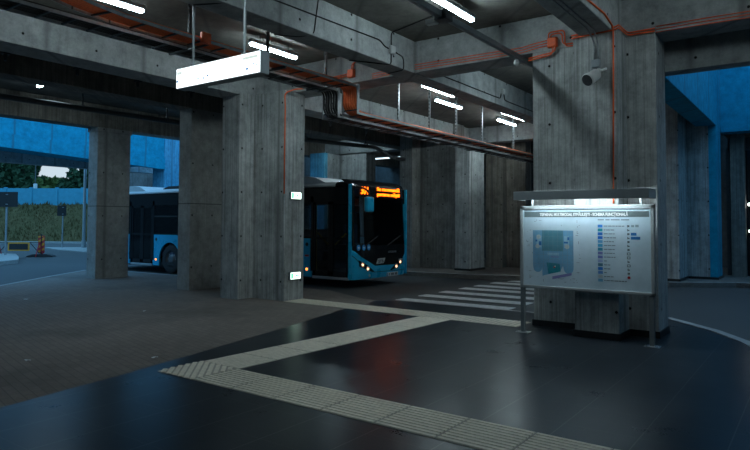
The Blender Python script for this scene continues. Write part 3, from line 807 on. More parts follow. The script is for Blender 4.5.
# logo, lettering, plate, stickers
MB().slab([(1.0, 0.595), (1.33, 0.605), (1.40, 0.745), (1.07, 0.735)], lambda t, z: (front_x(t, z)+0.014, t, z), lambda t, z: (front_x(t, z), t, z)).build('logo_panel', M['white_pl'], bus)
text('logo_lettering', 'STB', M['ink'], bus, (front_x(1.2, .66)+0.015, 1.08, 0.625), RX, 0.11, 0.24, depth=0.002, bold=0.003)
text('maker_lettering', 'OTOKAR', M['alu'], bus, (front_x(1.7, .9)+0.004, 1.56, 0.875), RX, 0.075, 0.40, depth=0.002)
text('fleet_number', '675', M['white_pl'], bus, (front_x(2.2, .65)+0.02, 2.08, 0.61), RX, 0.12, 0.22, depth=0.002)
np_ = MB().box(0.0, 0.02, 1.52, 2.06, 0.225, 0.335, 0.004).build('number_plate', M['plate'], bus)
np_.location = (front_x(1.8, 0.28), 0, 0)
MB().box(0.018, 0.023, 1.525, 1.565, 0.23, 0.33).build('country_band', M['sticker_blue'], np_)
gl = MB()
for i, t in enumerate((1.60, 1.70, 1.76, 1.82, 1.91, 1.97)): gl.box(0.018, 0.023, t, t+0.04, 0.25, 0.312)
gl.build('plate_characters', M['ink'], np_)
for t in (0.25, 0.46, 0.66):
    MB().lathe([(0.0, 0.004), (0.075, 0.004), (0.078, 0.0)], (front_x(t, 1.05)+0.005, t, 1.05), 'x', 20).build('round_sticker', M['sticker_blue'], bus)
    MB().box(front_x(t, 1.05)+0.008, front_x(t, 1.05)+0.011, t-0.03, t+0.03, 1.03, 1.07).build('sticker_mark', M['white_pl'], bus)
# mirrors, wipers, lamps
mr = MB().box(0.12, 0.26, 0.27, 0.56, 1.98, 2.38, 0.05).build('mirror', M['blue'], bus)
MB().tube(smooth_path([(-0.10, 0.20, 2.62), (0.16, 0.22, 2.60), (0.19, 0.40, 2.50), (0.19, 0.42, 2.36)], 0.1), 0.03).build('mirror_arm', M['black'], mr)
MB().box(0.115, 0.125, 0.29, 0.54, 2.0, 2.36).build('mirror_glass', M['alu'], mr)
for t0, t1 in ((0.45, 1.05), (1.5, 2.15)):
    MB().tube([(front_x(t0, 1.1)+0.02, t0, 1.08), (front_x(t1, 1.3)+0.03, t1, 1.34)], 0.012).build('wiper', M['black'], bus)
for s in (1.60, 8.42):
    MB().box(-s-0.035, -s+0.035, -0.012, 0.005, 0.41, 0.47, 0.008).build('marker_lamp', M['marker'], bus)
    MB().lathe([(0, -0.012), (0.05, -0.008), (0.055, 0.005)], (-s, 0, 1.11), 'y', 14).build('door_button', M['black'], bus)
MB().box(-1.67, -1.53, -0.01, 0.004, 0.78, 0.83, 0.006).build('reflector', M['red'], bus)

# -------------------------------------------------------- hanging lit sign
sg = empty('hanging_sign', (-6.125, 5.06, 3.465)); tag(sg, 'long white lit sign box hanging from two rods under the beams', 'sign')
HW = 0.805
MB().box(-HW, HW, -0.05, 0.09, 0.0, 0.275, 0.006).build('housing', M['grey_metal'], sg)
fp = MB().box(-HW+0.012, HW-0.012, -0.058, -0.048, 0.012, 0.263).build('lit_panel', M['signlit'], sg)
M['signmark'] = emission('lit_blue_sign_mark', (0.10, 0.28, 0.62), 0.5)
M['signshade'] = emission('lit_grey_sign_strip', (0.72, 0.86, 0.82), 0.56)
mk = MB(); q = 0.845
for (a, c, w, h) in ((-0.93, 0.10, 0.04, 0.03), (-0.42, 0.085, 0.03, 0.03), (-0.37, 0.12, 0.02, 0.02), (-0.30, 0.075, 0.035, 0.028), (-0.20, 0.10, 0.04, 0.028), (-0.30, 0.13, 0.03, 0.012),
                     (0.66, 0.075, 0.05, 0.03), (0.80, 0.14, 0.025, 0.02), (0.86, 0.11, 0.025, 0.02), (0.82, 0.06, 0.03, 0.012)):
    mk.box(a*q, (a+w)*q, -0.061, -0.057, c*q, (c+h)*q)
mk.build('blue_marking', M['signmark'], fp)
stp = MB(); stp.box(-0.78, -0.68, -0.0605, -0.057, 0.185, 0.225); stp.box(0.50, 0.76, -0.0605, -0.057, 0.192, 0.225)
stp.build('grey_strip', M['signshade'], fp)
for xx, zt in ((-0.55, RB-3.46), (0.44, ZC-3.46)):
    r = MB().cyl((xx, 0.02, 0.26), (xx, 0.02, zt), 0.018, n=10).build('hanger_rod', M['galv'], sg)
    MB().cyl((xx, 0.02, 0.275), (xx, 0.02, 0.31), 0.035, n=10).build('flange', M['galv'], r)

# -------------------------------------------------------- information board
ib = empty('information_board', (-2.858, 9.21, 0)); tag(ib, 'lit white information board with terminal plan on two posts', 'information board')
hw = 0.985
f = MB()
f.box(-hw, hw, -0.035, 0.035, 1.915, 1.975, 0.006); f.box(-hw, hw, -0.035, 0.035, 0.70, 0.745, 0.006)
f.box(-hw, -hw+0.05, -0.035, 0.035, 0.70, 1.975, 0.006); f.box(hw-0.05, hw, -0.035, 0.035, 0.70, 1.975, 0.006)
f.build('frame', M['framealu'], ib)
t = NT('dusty_white_board_panel'); pp = t.pos(); n1 = t.noise(pp, 2.2, 5, 0.7)
M['panel'] = t.bsdf(t.ramp(n1, [(0.3, (0.38, 0.50, 0.57)), (0.7, (0.52, 0.63, 0.70))]), 0.35)
pn = MB().box(-hw+0.04, hw-0.04, -0.018, 0.02, 0.73, 1.93).build('panel', M['panel'], ib)
def flat(name, m, pts, d, parent=pn):
    return MB().slab(pts, lambda a, c: (a, -0.018-d, c), lambda a, c: (a, -0.0175, c)).build(name, m, parent)
def rect(a0, a1, c0, c1): return [(a0, c0), (a1, c0), (a1, c1), (a0, c1)]
def mcol(name, c): return plain(name, c, 0.45, 0, 0.08, 12)
M['hdr'] = mcol('grey_title_strip', (0.08, 0.11, 0.115)); M['map1'] = mcol('map_pale_blue', (0.14, 0.33, 0.50)); M['map2'] = mcol('map_teal', (0.07, 0.22, 0.28))
M['map3'] = mcol('map_deep_blue', (0.01, 0.13, 0.36)); M['map4'] = mcol('map_green_teal', (0.01, 0.21, 0.27)); M['map5'] = mcol('map_violet', (0.20, 0.20, 0.42)); M['map6'] = mcol('map_beige', (0.42, 0.46, 0.46))
M['map7'] = mcol('map_light_tint', (0.26, 0.45, 0.58)); M['mapline'] = mcol('map_grey_line', (0.20, 0.26, 0.30)); M['gray_txt'] = mcol('grey_print_line', (0.16, 0.19, 0.22))
flat('title_strip', M['hdr'], rect(-0.915, 0.915, 1.80, 1.885), 0.002)
ti = text('title_lettering', 'TERMINAL MULTIMODAL STRĂULEȘTI - SCHEMA FUNCȚIONALĂ', M['white_pl'], pn, (-0.665, -0.022, 1.818), (PI/2, 0, 0), 0.06, 1.30, depth=0.001, bold=0.0022)
# map, measured on the panel: a across, c up
def U(px, py): return (-0.985+(px-520.5)/133.5*1.97+0.0, 1.975-(py-205.5)/84.0*1.275)
def bl(a, c): return (-0.985+a*1.97, 0.70+c*1.275)      # fractions of the frame
def arcpts(cx, cz, r, a0, a1, n=8): return [(cx+r*math.cos(a0+(a1-a0)*i/n), cz+r*math.sin(a0+(a1-a0)*i/n)) for i in range(n+1)]
base = [(-0.79, 1.575), (-0.16, 1.575), (-0.16, 1.06)]+arcpts(-0.235, 1.0, 0.075, 0, -PI, 8)+[(-0.32, 1.04), (-0.36, 0.965), (-0.64, 0.875), (-0.645, 1.02)]+arcpts(-0.715, 1.0, 0.07, 0, -PI, 8)+[(-0.79, 1.03)]
flat('map_outline', M['map1'], base, 0.001)
flat('map_hall', M['map2'], rect(-0.645, -0.315, 1.26, 1.575), 0.0018)
flat('map_side_area', M['map7'], rect(-0.735, -0.655, 1.31, 1.49), 0.0018); flat('map_side_area', M['map7'], rect(-0.30, -0.225, 1.31, 1.49), 0.0018)
for a0, a1, c0, c1 in ((-0.75, -0.72, 1.40, 1.43), (-0.695, -0.655, 1.345, 1.405), (-0.305, -0.24, 1.38, 1.405), (-0.25, -0.222, 1.43, 1.475)):
    flat('map_blue_block', M['map3'], rect(a0, a1, c0, c1), 0.0026)
for cx, cz in ((-0.70, 1.475), (-0.715, 1.33), (-0.255, 1.33)):
    flat('map_round_mark', M['map6'], arcpts(cx, cz, 0.035, 0, 2*PI, 14)[:-1], 0.0024)
flat('map_green_block', M['map4'], [(-0.575, 1.085), (-0.37, 1.07), (-0.355, 0.955), (-0.545, 0.91)], 0.002)
flat('map_red_mark', M['red'], rect(-0.465, -0.44, 1.005, 1.03), 0.0026); flat('map_white_mark', M['white_pl'], rect(-0.452, -0.43, 1.02, 1.04), 0.003)
flat('map_violet_bar', M['map5'], [(-0.485, 0.83), (-0.19, 0.905), (-0.19, 0.945), (-0.485, 0.875)], 0.002)
flat('map_violet_strip', M['map5'], rect(-0.51, -0.38, 1.165, 1.178), 0.002); flat('map_violet_strip', M['map7'], rect(-0.56, -0.38, 1.195, 1.235), 0.0018)
gl = MB()
for i in range(9):
    a = -0.77+i*0.074; gl.box(a, a+0.002, -0.0212, -0.018, 0.99, 1.575)
for i in range(8):
    c = 1.06+i*0.07; gl.box(-0.79, -0.16, -0.0212, -0.018, c, c+0.002)
gl.build('map_grid', M['mapline'], pn)
mk = MB(); rnd = random.Random(4)
for i in range(46):
    a = rnd.uniform(-0.86, -0.07); c = rnd.choice([rnd.uniform(1.62, 1.74), rnd.uniform(0.78, 0.86)]) if rnd.random() < 0.55 else rnd.uniform(0.9, 1.6)
    if -0.8 < a < -0.15 and 0.9 < c < 1.6: a = rnd.choice([rnd.uniform(-0.90, -0.82), rnd.uniform(-0.13, -0.06)])
    w = rnd.uniform(0.006, 0.05)
    mk.box(a, a+w, -0.020, -0.018, c, c+0.006) if rnd.random() < 0.6 else mk.box(a, a+0.006, -0.020, -0.018, c, c+w)
mk.build('map_annotation', M['gray_txt'], pn)
for ch in pn.children:
    if ch.name.startswith('map_'): ch.location = (0.012, 0, 0.022)
# legend
hd = MB()
for (a0, a1) in ((0.21, 0.30), (0.32, 0.38), (0.395, 0.52), (0.535, 0.65)): hd.box(a0, a1, -0.020, -0.018, 1.752, 1.768)
hd.build('legend_heading', M['gray_txt'], pn)
M['lg'] = [mcol('legend_colour_%d' % i, c) for i, c in enumerate([(0.03, 0.20, 0.55), (0.0, 0.24, 0.30), (0.0, 0.13, 0.46), (0.0, 0.14, 0.50), (0.10, 0.32, 0.55), (0.03, 0.30, 0.50), (0.01, 0.22, 0.33), (0.16, 0.17, 0.40), (0.13, 0.16, 0.42),
           (0.26, 0.34, 0.55), (0.05, 0.15, 0.22), (0.0, 0.15, 0.52), (0.08, 0.22, 0.50), (0.38, 0.42, 0.44), (0.12, 0.32, 0.50)])]
wd = [0.31, 0.17, 0.18, 0.18, 0.15, 0.17, 0.16, 0.17, 0.17, 0.05, 0.10, 0.10, 0.04, 0.14, 0.33]
for i in range(15):
    c = 1.668-i*0.0562
    flat('legend_swatch', M['lg'][i], rect(0.21, 0.278, c-0.021, c+0.021), 0.0018)
    ln = MB(); a = 0.295; e = a+wd[i]*0.95; r2 = random.Random(i)
    while a < e-0.01:
        w = r2.uniform(0.02, 0.06); ln.box(a, min(a+w, e), -0.020, -0.018, c-0.006, c+0.007); a += w+0.008
    ln.build('legend_line', M['gray_txt'], pn)
    if i < 13:
        ic = MB()
        if i in (7, 8, 10):
            ic.box(0.615, 0.66, -0.020, -0.018, c-0.018, c-0.011); ic.box(0.615, 0.66, -0.020, -0.018, c+0.011, c+0.018); ic.box(0.615, 0.622, -0.020, -0.018, c-0.018, c+0.018); ic.box(0.653, 0.66, -0.020, -0.018, c-0.018, c+0.018)
        else: ic.box(0.622, 0.632, -0.020, -0.018, c-0.016, c+0.016); ic.box(0.635, 0.65, -0.020, -0.018, c-0.012, c+(0.004 if i % 2 else 0.014))
        ic.build('legend_icon', M['ink'], pn)
flat('legend_icon', M['red'], arcpts(0.638, 1.668-13*0.0562, 0.021, 0, 2*PI, 14)[:-1], 0.002)
flat('legend_badge', M['map3'], rect(0.67, 0.745, 1.668-2*0.0562-0.02, 1.668-2*0.0562+0.02), 0.002)
flat('legend_badge', M['map3'], rect(0.67, 0.795, 1.668-3*0.0562-0.02, 1.668-3*0.0562+0.02), 0.002)
flat('legend_badge', M['mapline'], rect(0.675, 0.715, 1.655, 1.685), 0.002); flat('legend_badge', M['mapline'], rect(0.73, 0.775, 1.655, 1.69), 0.002)
# posts, canopy
for xx in (-0.95, 0.935):
    p = MB().box(xx-0.033, xx+0.033, -0.03, 0.03, 0.0, 0.72, 0.006).build('post', M['postgrey'], ib)
    fl = MB().box(xx-0.10, xx+0.10, -0.075, 0.075, 0.0, 0.012, 0.003)
    for dx in (-0.075, 0.075): fl.cyl((xx+dx, -0.05, 0.012), (xx+dx, -0.05, 0.03), 0.012, n=8)
    fl.build('base_plate', M['galv'], p)
cn = MB(); cn.box(-0.95, 0.99, -0.36, 0.06, 2.165, 2.185, 0.004); cn.box(-0.95, 0.99, -0.37, -0.345, 2.055, 2.185, 0.006); cn.box(-0.95, -0.93, -0.36, 0.06, 2.06, 2.18); cn.box(0.97, 0.99, -0.36, 0.06, 2.06, 2.18)
M['canopy'] = plain('pale_grey_canopy_metal', (0.40, 0.44, 0.46), 0.45, 0.1, 0.06)
cano = cn.build('canopy', M['canopy'], ib)
M['boardlamp'] = emission('board_lamp_tube', (0.78, 0.94, 1.0), 44.0)
MB().cyl((-0.80, -0.23, 2.13), (0.80, -0.23, 2.13), 0.014, n=10).build('lamp_tube', M['boardlamp'], cano)
MB().box(-0.84, 0.84, -0.27, -0.19, 2.148, 2.166).build('lamp_holder', M['white_pl'], cano)
for xx in (-0.80, 0.80): MB().cyl((xx, 0.02, 1.96), (xx, 0.02, 2.17), 0.016, n=10).build('canopy_stay', M['alu'], ib)

# ------------------------------------------------------------ exit signs
def exit_sign(z, label):
    t = empty('exit_sign', (-9.43, 9.93, z)); tag(t, label, 'exit sign', 'lit exit signs on the stepped column')
    MB().box(0.0, 0.06, -0.17, 0.17, -0.085, 0.085, 0.008).build('housing', M['grey_metal'], t)
    pa = MB().box(0.055, 0.066, -0.15, 0.15, -0.07, 0.07).build('lit_panel', M['exitlit'], t)
    g = MB()
    g.box(0.064, 0.069, -0.145, -0.085, -0.06, 0.06)                       # doorway
    g.box(0.064, 0.069, 0.04, 0.12, -0.012, 0.012)                          # arrow shaft
    g.slab([(0.04, -0.04), (0.04, 0.04), (-0.01, 0)], lambda a, c: (0.069, a, c), lambda a, c: (0.064, a, c))
    g.build('green_pictogram', M['exitgreen'], pa)
exit_sign(2.29, 'upper lit exit sign on the stepped concrete column')
exit_sign(0.53, 'lower lit exit sign near the foot of the stepped column')

# --------------------------------------------------------- fluorescent lights
def light(x, y0, y1, z, label, far=False, w=0.10, rz=0.0):
    yc = (y0+y1)/2; h = (y1-y0)/2
    t = empty('ceiling_light', (x, yc, z)); tag(t, label, 'light fixture', 'fluorescent ceiling lights'); t.rotation_euler = (0, 0, rz)
    MB().box(-w/2, w/2, -h, h, 0.0, 0.07, 0.015).build('housing', M['grey_metal'], t)
    MB().box(-w/2+0.008, w/2-0.008, -h+0.02, h-0.02, -0.05, 0.004, 0.02).build('diffuser', M['tube_far'] if far else M['tube'], t)
    rd = MB()
    for yy in (-h*0.6, h*0.6): rd.cyl((0, yy, 0.06), (0, yy, ZC-z), 0.008, n=6)
    rd.build('hanger', M['dark_steel'], t)
light(-8.50, 4.35, 5.53, 5.0, 'bright tube light above the orange cable ladder at the top edge')
light(-8.42, 7.65, 8.90, 5.0, 'bright tube light behind the hanging sign rods')
light(-4.50, 7.30, 8.86, 5.0, 'bright tube light above the dark pipe near the top edge')
light(-7.30, 11.85, 13.35, 4.86, 'nearer of the two tube lights beyond the cross beam')
light(-8.00, 13.65, 15.05, 4.9, 'second tube light beyond the cross beam')
light(-7.45, 16.5, 18.2, 4.95, 'nearer far tube light above the pale square column')
light(-8.15, 17.75, 19.1, 4.97, 'farthest tube light above the pale square column')
light(-4.50, 2.6, 4.15, 5.0, 'added tube light overhead, out of view in the bay with the dark rail')  # unseen fixture, added to give the hall more light
light(-4.50, 12.0, 13.5, 5.0, 'added tube light hidden beyond the board column')  # hidden fixture, added to light the bus front and far columns
light(-0.4, 7.0, 8.55, 5.0, 'tube light in the bay beyond the board column, near the cross beam')
light(-15.28, 6.73, 8.13, 5.13, 'tiny distant light under the dark ceiling above the roof edge column', True, rz=PI/2)
light(-15.02, 17.55, 18.95, 5.13, 'tiny distant light under the dark beams above the bus roof', True, rz=PI/2)
M['tube'] = emission('lit_beam_glow', (0.66, 0.88, 1.0), 1.6)  # glow standing in for the lamp-lit side of a far beam
light(-17.1, 22.5, 25.1, 4.80, 'long dim glowing strip for the lit far beam above the bus display', rz=PI/2)

# ------------------------------------------------------ cable ladders and cables
def rail_run(mb, pts, x, h=0.045):
    for (a, b) in zip(pts[:-1], pts[1:]):
        a, b = Vector(a), Vector(b); d = b-a; n = Vector((d.y, -d.x, 0)).normalized()*x
        up = Vector((0, 0, h))
        w_ = Vector((d.y, -d.x, 0)).normalized()*0.006
        f = [a+n-w_, a+n+w_, b+n+w_, b+n-w_]
        lo = [mb.b.verts.new(v) for v in f]; hi = [mb.b.verts.new(v+up) for v in f]
        mb.b.faces.new(lo); mb.b.faces.new(list(reversed(hi)))
        for i in range(4): mb.b.faces.new((lo[i], lo[(i+1) % 4], hi[(i+1) % 4], hi[i]))
def cable_ladder(label, xc, hw, runs, drop, pitch=0.42):
    """runs: level polylines in plan with their height; drop: (y, top, foot) of the vertical piece"""
    t = empty('cable_ladder', (0, 0, 0)); tag(t, label, 'cable tray')
    for sgn in (-1, 1):
        r = MB()
        for pts in runs: rail_run(r, pts, sgn*hw)
        y, zt, zf = drop
        r.box(xc+sgn*hw-0.008, xc+sgn*hw+0.008, y-0.03, y+0.04, zf, zt+0.065)
        r.build('side_rail', M['galv'], t)
    first = None
    def rung(p, ang, vert=False):
        nonlocal first
        if first is None: first = o = MB().box(-hw, hw, -0.013, 0.013, -0.010, 0.010).build('rung', M['dark_steel'], t)
        else:
            o = first.copy(); C.objects.link(o); o.parent = t
        o.location = p; o.rotation_euler = (0, 0, ang)
    for pts in runs:
        for (a, b) in zip(pts[:-1], pts[1:]):
            a, b = Vector(a), Vector(b); d = b-a; n_ = max(1, int(d.length/pitch))
            for i in range(n_): rung(a+d*((i+0.5)/n_)+Vector((0, 0, 0.012)), math.atan2(d.y, d.x)-PI/2)
    z = drop[2]+0.10
    while z < drop[1]-0.02: rung(Vector((xc, drop[0]+0.03, z)), 0); z += 0.11
ZU, ZL, YT, YE = 4.42, 3.88, 9.70, 23.0
bend = [(-6.75, 2.2), (-7.32, 3.45), (-7.55, 4.05), (-7.66, 4.6)]
cable_ladder('cable ladder carrying orange cables, bending in from the top edge', -7.68, 0.19,
             [[(x, y, ZU) for x, y in bend]+[(-7.68, 5.2, ZU), (-7.68, YT, ZU)], [(-7.68, YT, ZL), (-7.68, YE, ZL)]], (YT, ZU, ZL))
cable_ladder('cable ladder carrying black cables beside the orange ladder', -8.20, 0.21,
             [[(-8.20, 1.2, ZU-0.02), (-8.20, YT, ZU-0.02)], [(-8.20, YT, ZL-0.02), (-8.20, YE, ZL-0.02)]], (YT, ZU-0.02, ZL-0.02), 0.35)
w = lambda: random.uniform(-0.004, 0.004)
for i in range(6):
    o = -0.145+i*0.058; x = -7.68+o
    pts = [(bx+o*0.92, by+o*0.3, ZU+0.05) for bx, by in bend]+[(x+w(), 5.2+k*0.6, ZU+0.05) for k in range(7)]+[(x, YT-0.14, ZU+0.05), (x, YT-0.02, ZU-0.02), (x, YT-0.02, ZL+0.18), (x, YT+0.12, ZL+0.06)]+[(x+w(), YT+0.6+k*0.8, ZL+0.05) for k in range(16)]
    tag(MB().tube(smooth_path(pts, 0.08, 3), 0.0285, 6).build('orange_cable', M['rust_orange'], None, True), 'orange cable lying along the ceiling cable ladder', 'cable', 'orange cables on the ladder')
for i in range(6):
    x = -8.365+i*0.066
    pts = [(x+w(), 1.2+k*0.6, ZU+0.03) for k in range(14)]+[(x, YT-0.14, ZU+0.03), (x, YT-0.02, ZU-0.05), (x, YT-0.03, ZL+0.16), (x, YT+0.10, ZL+0.04)]+[(x+w(), YT+0.6+k*0.8, ZL+0.035) for k in range(16)]
    tag(MB().tube(smooth_path(pts, 0.08, 3), 0.020+0.005*(i % 3), 6).build('black_cable', M['black'], None, True), 'black cable lying on the ladder beside the orange cables', 'cable', 'black cables on the ladder')
# strut hangers
def hanger(y, z0, label, x=-7.92):
    t = empty('tray_hanger', (x, y, z0)); tag(t, label, 'hanger', 'perforated strut hangers')
    s = MB(); H = ZC-z0
    s.box(-0.022, -0.018, -0.02, 0.02, 0, H); s.box(-0.02, 0.02, 0.018, 0.022, 0, H); s.box(0.018, 0.022, -0.02, 0.02, 0, H)
    s.build('strut', M['galv'] if z0 < 4 else M['dark_steel'], t)
    MB().box(-0.50, 0.45, -0.015, 0.015, -0.025, 0.0).build('cross_arm', M['dark_steel'], t)
    sl = MB(); z = 0.08
    while z < H-0.05: sl.box(-0.006, 0.006, -0.024, -0.0, z, z+0.045); z += 0.09
    sl.build('slot', M['black'], t)
for y, lab in ((5.95, 'perforated strut hanger above the far end of the lit sign'), (7.62, 'perforated strut hanger crossing the tube light behind the sign'), (9.2, 'perforated strut hanger before the cross beam')):
    hanger(y, ZU-0.02, lab)
for y, lab in ((11.8, 'strut hanger beyond the cross beam, first of the lower row'), (13.2, 'strut hanger, second of the lower row'), (14.6, 'strut hanger, third of the lower row'), (16.15, 'strut hanger, fourth of the lower row'), (18.4, 'strut hanger, fifth of the lower row')):
    hanger(y, ZL-0.02, lab)

# ------------------------------------------------------ conduits, boxes, pipes
def pipe(name, pts, r, m, label, cat, group=None, rr=0.07, clips=None):
    o = MB().tube(smooth_path(pts, rr), r, 8).build(name, m, None, True); tag(o, label, cat, group); return o
def jbox(label, x, y, z, s, m, axis='y', lidm=None):
    t = empty('junction_box', (x, y, z)); tag(t, label, 'junction box')
    if axis == 'y': MB().box(-s, s, -0.07, 0.0, -s, s, 0.012).build('box', m, t); MB().box(-s*0.85, s*0.85, -0.082, -0.068, -s*0.85, s*0.85, 0.006).build('lid', m, t)
    else: MB().box(0.0, 0.06, -s, s, -s, s, 0.012).build('box', m, t); MB().box(0.058, 0.07, -s*0.85, s*0.85, -s*0.85, s*0.85, 0.006).build('lid', m, t)
    return t
jbox('orange junction box on the cross beam beside the board column', -3.56, 9.93, 4.71, 0.082, M['orange'])
jbox('orange junction box above the drop of the orange cables', -7.82, 9.93, 4.79, 0.085, M['orange'])
jbox('orange junction box on the cable ladder near the sign rod', -7.47, 5.88, 4.46, 0.085, M['orange'], 'x')
jbox('pale grey junction box on the long beam above the zebra crossing', -6.28, 9.10, 4.84, 0.075, M['white_pl'], 'x')
jbox('pale grey junction box on the beam beyond the cross beam', -6.28, 13.9, 4.93, 0.07, M['white_pl'], 'x')
yb = 9.92
for i in range(3):
    dz = i*0.045
    pipe('orange_conduit', [(-7.3, yb, 4.62+dz), (-6.6, yb, 4.66+dz), (-4.1, yb, 4.63+dz), (-3.9, yb, 4.66+dz), (-3.63, yb, 4.68+dz)], 0.0085, M['orange'],
         'orange conduit running along the cross beam to the orange box', 'conduit', 'orange conduits on the cross beam')
    pipe('orange_conduit', [(-1.97, yb-0.0, 4.60+dz), (-1.2, yb, 4.60+dz), (0.4, yb, 4.57+dz)], 0.0085, M['orange'],
         'orange conduit running along the beam beyond the board column', 'conduit', 'orange conduits past the board column')
for i in range(2):
    o = i*0.04
    pipe('orange_conduit', [(-3.62+o, 9.87, 4.78), (-3.62+o, 9.87, 4.88-o), (-3.43-o+0.08, 9.87, 4.88-o), (-3.42-o+0.08, 9.87, 4.60+o), (-3.06, 9.86, 4.59+o)], 0.012, M['orange'],
         'orange conduit looping from the orange box to the board column', 'conduit', 'looped orange conduits by the box')
    pipe('orange_conduit', [(-3.50-o, 9.87, 4.64), (-3.52-o, 9.87, 4.54-o), (-3.97, 9.87, 4.50-o)], 0.012, M['orange'],
         'orange conduit bending below the orange box to the beam edge', 'conduit', 'orange conduits below the box')
    pipe('orange_conduit', [(-3.06, 9.33, 4.55+o), (-2.40, 9.33, 4.57+o), (-2.37, 9.34, 4.60+o), (-2.37, 9.9, 4.62+o), (-1.98, 9.90, 4.62+o)], 0.012, M['orange'],
         'orange conduit wrapping the top of the board column', 'conduit', 'orange conduits around the board column')
    pipe('orange_conduit', [(-7.89, 9.88, 4.79-o), (-8.1, 9.88, 4.78-o), (-9.0, 9.88, 4.74-o)], 0.012, M['orange'],
         'orange conduit left of the box above the cable drop', 'conduit', 'orange conduits at the cable drop box')
    pipe('orange_conduit', [(-7.80+o, 9.88, 4.87), (-7.78+o, 9.88, 5.0), (-7.5, 9.88, 5.02+o), (-7.1, 9.88, 5.04+o)], 0.012, M['orange'],
         'orange conduit rising from the box above the cable drop', 'conduit', 'rising orange conduits at the cable drop box')
pipe('orange_conduit', [(-2.44, 4.0, 5.1), (-2.445, 8.06, 4.66), (-2.445, 8.9, 4.70), (-2.44, 9.33, 4.62), (-2.44, 9.335, 4.30), (-2.46, 9.335, 2.0)], 0.013, M['orange'],
     'orange conduit running down the front of the board column', 'conduit')
pipe('orange_conduit', [(-8.6, 9.86, 4.60), (-9.25, 9.70, 4.60), (-9.43, 9.60, 4.52), (-9.425, 9.61, 4.2), (-9.43, 9.61, 2.32)], 0.016, M['orange'],
     'orange conduit running down the exit sign column', 'conduit')
pipe('grey_conduit', [(-9.43, 9.61, 2.32), (-9.43, 9.61, 0.62), (-9.41, 9.70, 0.55), (-9.41, 9.80, 0.53)], 0.011, M['galv'], 'thin grey conduit down to the lower exit sign', 'conduit')
# black cables on the long beam
xf = -6.268
pipe('black_cable', [(xf, 2.0, 4.90), (xf, 6.1, 4.88), (xf, 8.75, 4.94), (xf, 8.90, 4.86), (xf, 9.05, 4.85)], 0.012, M['black'], 'black cable along the side of the long beam to the pale box', 'cable')
pipe('black_cable', [(xf, 9.10, 4.93), (xf, 9.10, 5.17), (-6.1, 9.10, 5.185), (-4.6, 8.6, 5.185)], 0.011, M['black'], 'black cable rising from the pale box to the ceiling', 'cable')
pipe('black_cable', [(xf, 9.18, 4.84), (xf, 9.5, 4.80), (xf, 9.52, 4.57), (-6.4, 9.55, 4.565), (-6.68, 9.6, 4.57)], 0.011, M['black'], 'black cable dropping from the pale box under the long beam', 'cable')
pipe('black_cable', [(xf, 9.10, 4.77), (xf, 9.10, 4.57), (-6.69, 8.4, 4.565)], 0.011, M['black'], 'black cable looping below the pale box', 'cable')
pipe('black_cable', [(xf, 7.1, 5.19), (xf, 7.0, 4.6), (-6.5, 6.9, 4.572), (-6.72, 6.6, 4.57)], 0.008, M['black'], 'thin black cable crossing the long beam above the tube light', 'cable')
pipe('black_cable', [(xf, 4.95, 5.19), (xf, 5.3, 4.6), (-6.4, 5.2, 4.572), (-6.71, 5.05, 4.57)], 0.010, M['black'], 'thin black cable crossing the long beam above the lit sign', 'cable')
pipe('black_cable', [(xf, 10.56, 4.74), (xf, 13.8, 4.74), (xf, 13.85, 4.9), (xf, 13.9, 4.95)], 0.012, M['black'], 'black cable on the beam beyond the cross beam', 'cable')
pipe('black_cable', [(xf, 14.0, 4.9), (xf, 14.05, 4.74), (xf, 20.1, 4.72)], 0.012, M['black'], 'black cable on the far end of the long beam', 'cable')
# dark hanging rail with its shadow on the board column
t = empty('ceiling_rail', (-4.10, 0, 4.47)); tag(t, 'dark metal rail slung below the ceiling toward the board column', 'rail')
MB().box(-0.035, 0.035, 1.0, 11.2, 0.0, 0.085, 0.006).build('rail', M['grey_metal'], t)
for y in (4.6, 7.2): MB().cyl((0, y, 0.08), (0, y, ZC-4.47), 0.009, n=8).build('hanger_rod', M['dark_steel'], t)
b_ = MB().box(-0.09, 0.09, 7.1, 7.3, -0.03, 0.10, 0.01).build('bracket', M['dark_steel'], t)
MB().box(-0.26, -0.10, 7.15, 7.25, -0.04, 0.03, 0.008).build('bracket_lamp', M['white_pl'], t)
MB().lathe([(0.0, -0.11), (0.04, -0.09), (0.05, -0.05), (0.03, 0.0)], (-0.02, 9.72, 0.0), 'z', 14).build('detector', M['white_pl'], t, True)
# siren with box and conduits on the board column
t = empty('loudspeaker', (-2.67, 9.35, 3.96)); tag(t, 'grey cylindrical horn speaker on the front of the board column', 'loudspeaker')
bd = MB().lathe([(0.0, -0.27), (0.085, -0.27), (0.10, -0.26), (0.10, -0.24), (0.09, -0.23), (0.085, -0.05), (0.07, -0.03), (0.0, -0.03)], (0, 0, 0), 'y', 24).build('body', M['white_pl'], t, True)
bd.rotation_euler = (math.radians(30), 0, math.radians(-24))
MB().lathe([(0.0, -0.275), (0.088, -0.274)], (0, 0, 0), 'y', 24).build('grille', M['dark_steel'], bd)
MB().cyl((0.0, 0.0, 0.02), (0.14, -0.06, 0.04), 0.02, n=10).build('bracket', M['white_pl'], t)
MB().box(0.0, 0.05, -0.06, 0.0, -0.03, 0.06, 0.01).build('foot', M['white_pl'], t)
jbox('grey junction box above the horn speaker', -2.69, 9.36, 4.10, 0.062, M['grey_metal'])
for i in range(2):
    pipe('grey_conduit', [(-2.74+i*0.07, 4.0, 4.57), (-2.74+i*0.07, 9.1, 4.57), (-2.72+i*0.055, 9.345, 4.45), (-2.72+i*0.055, 9.345, 4.16)], 0.013, M['galv'],
         'grey conduit running under the beam down to the grey box', 'conduit', 'grey conduits above the horn speaker', rr=0.15)
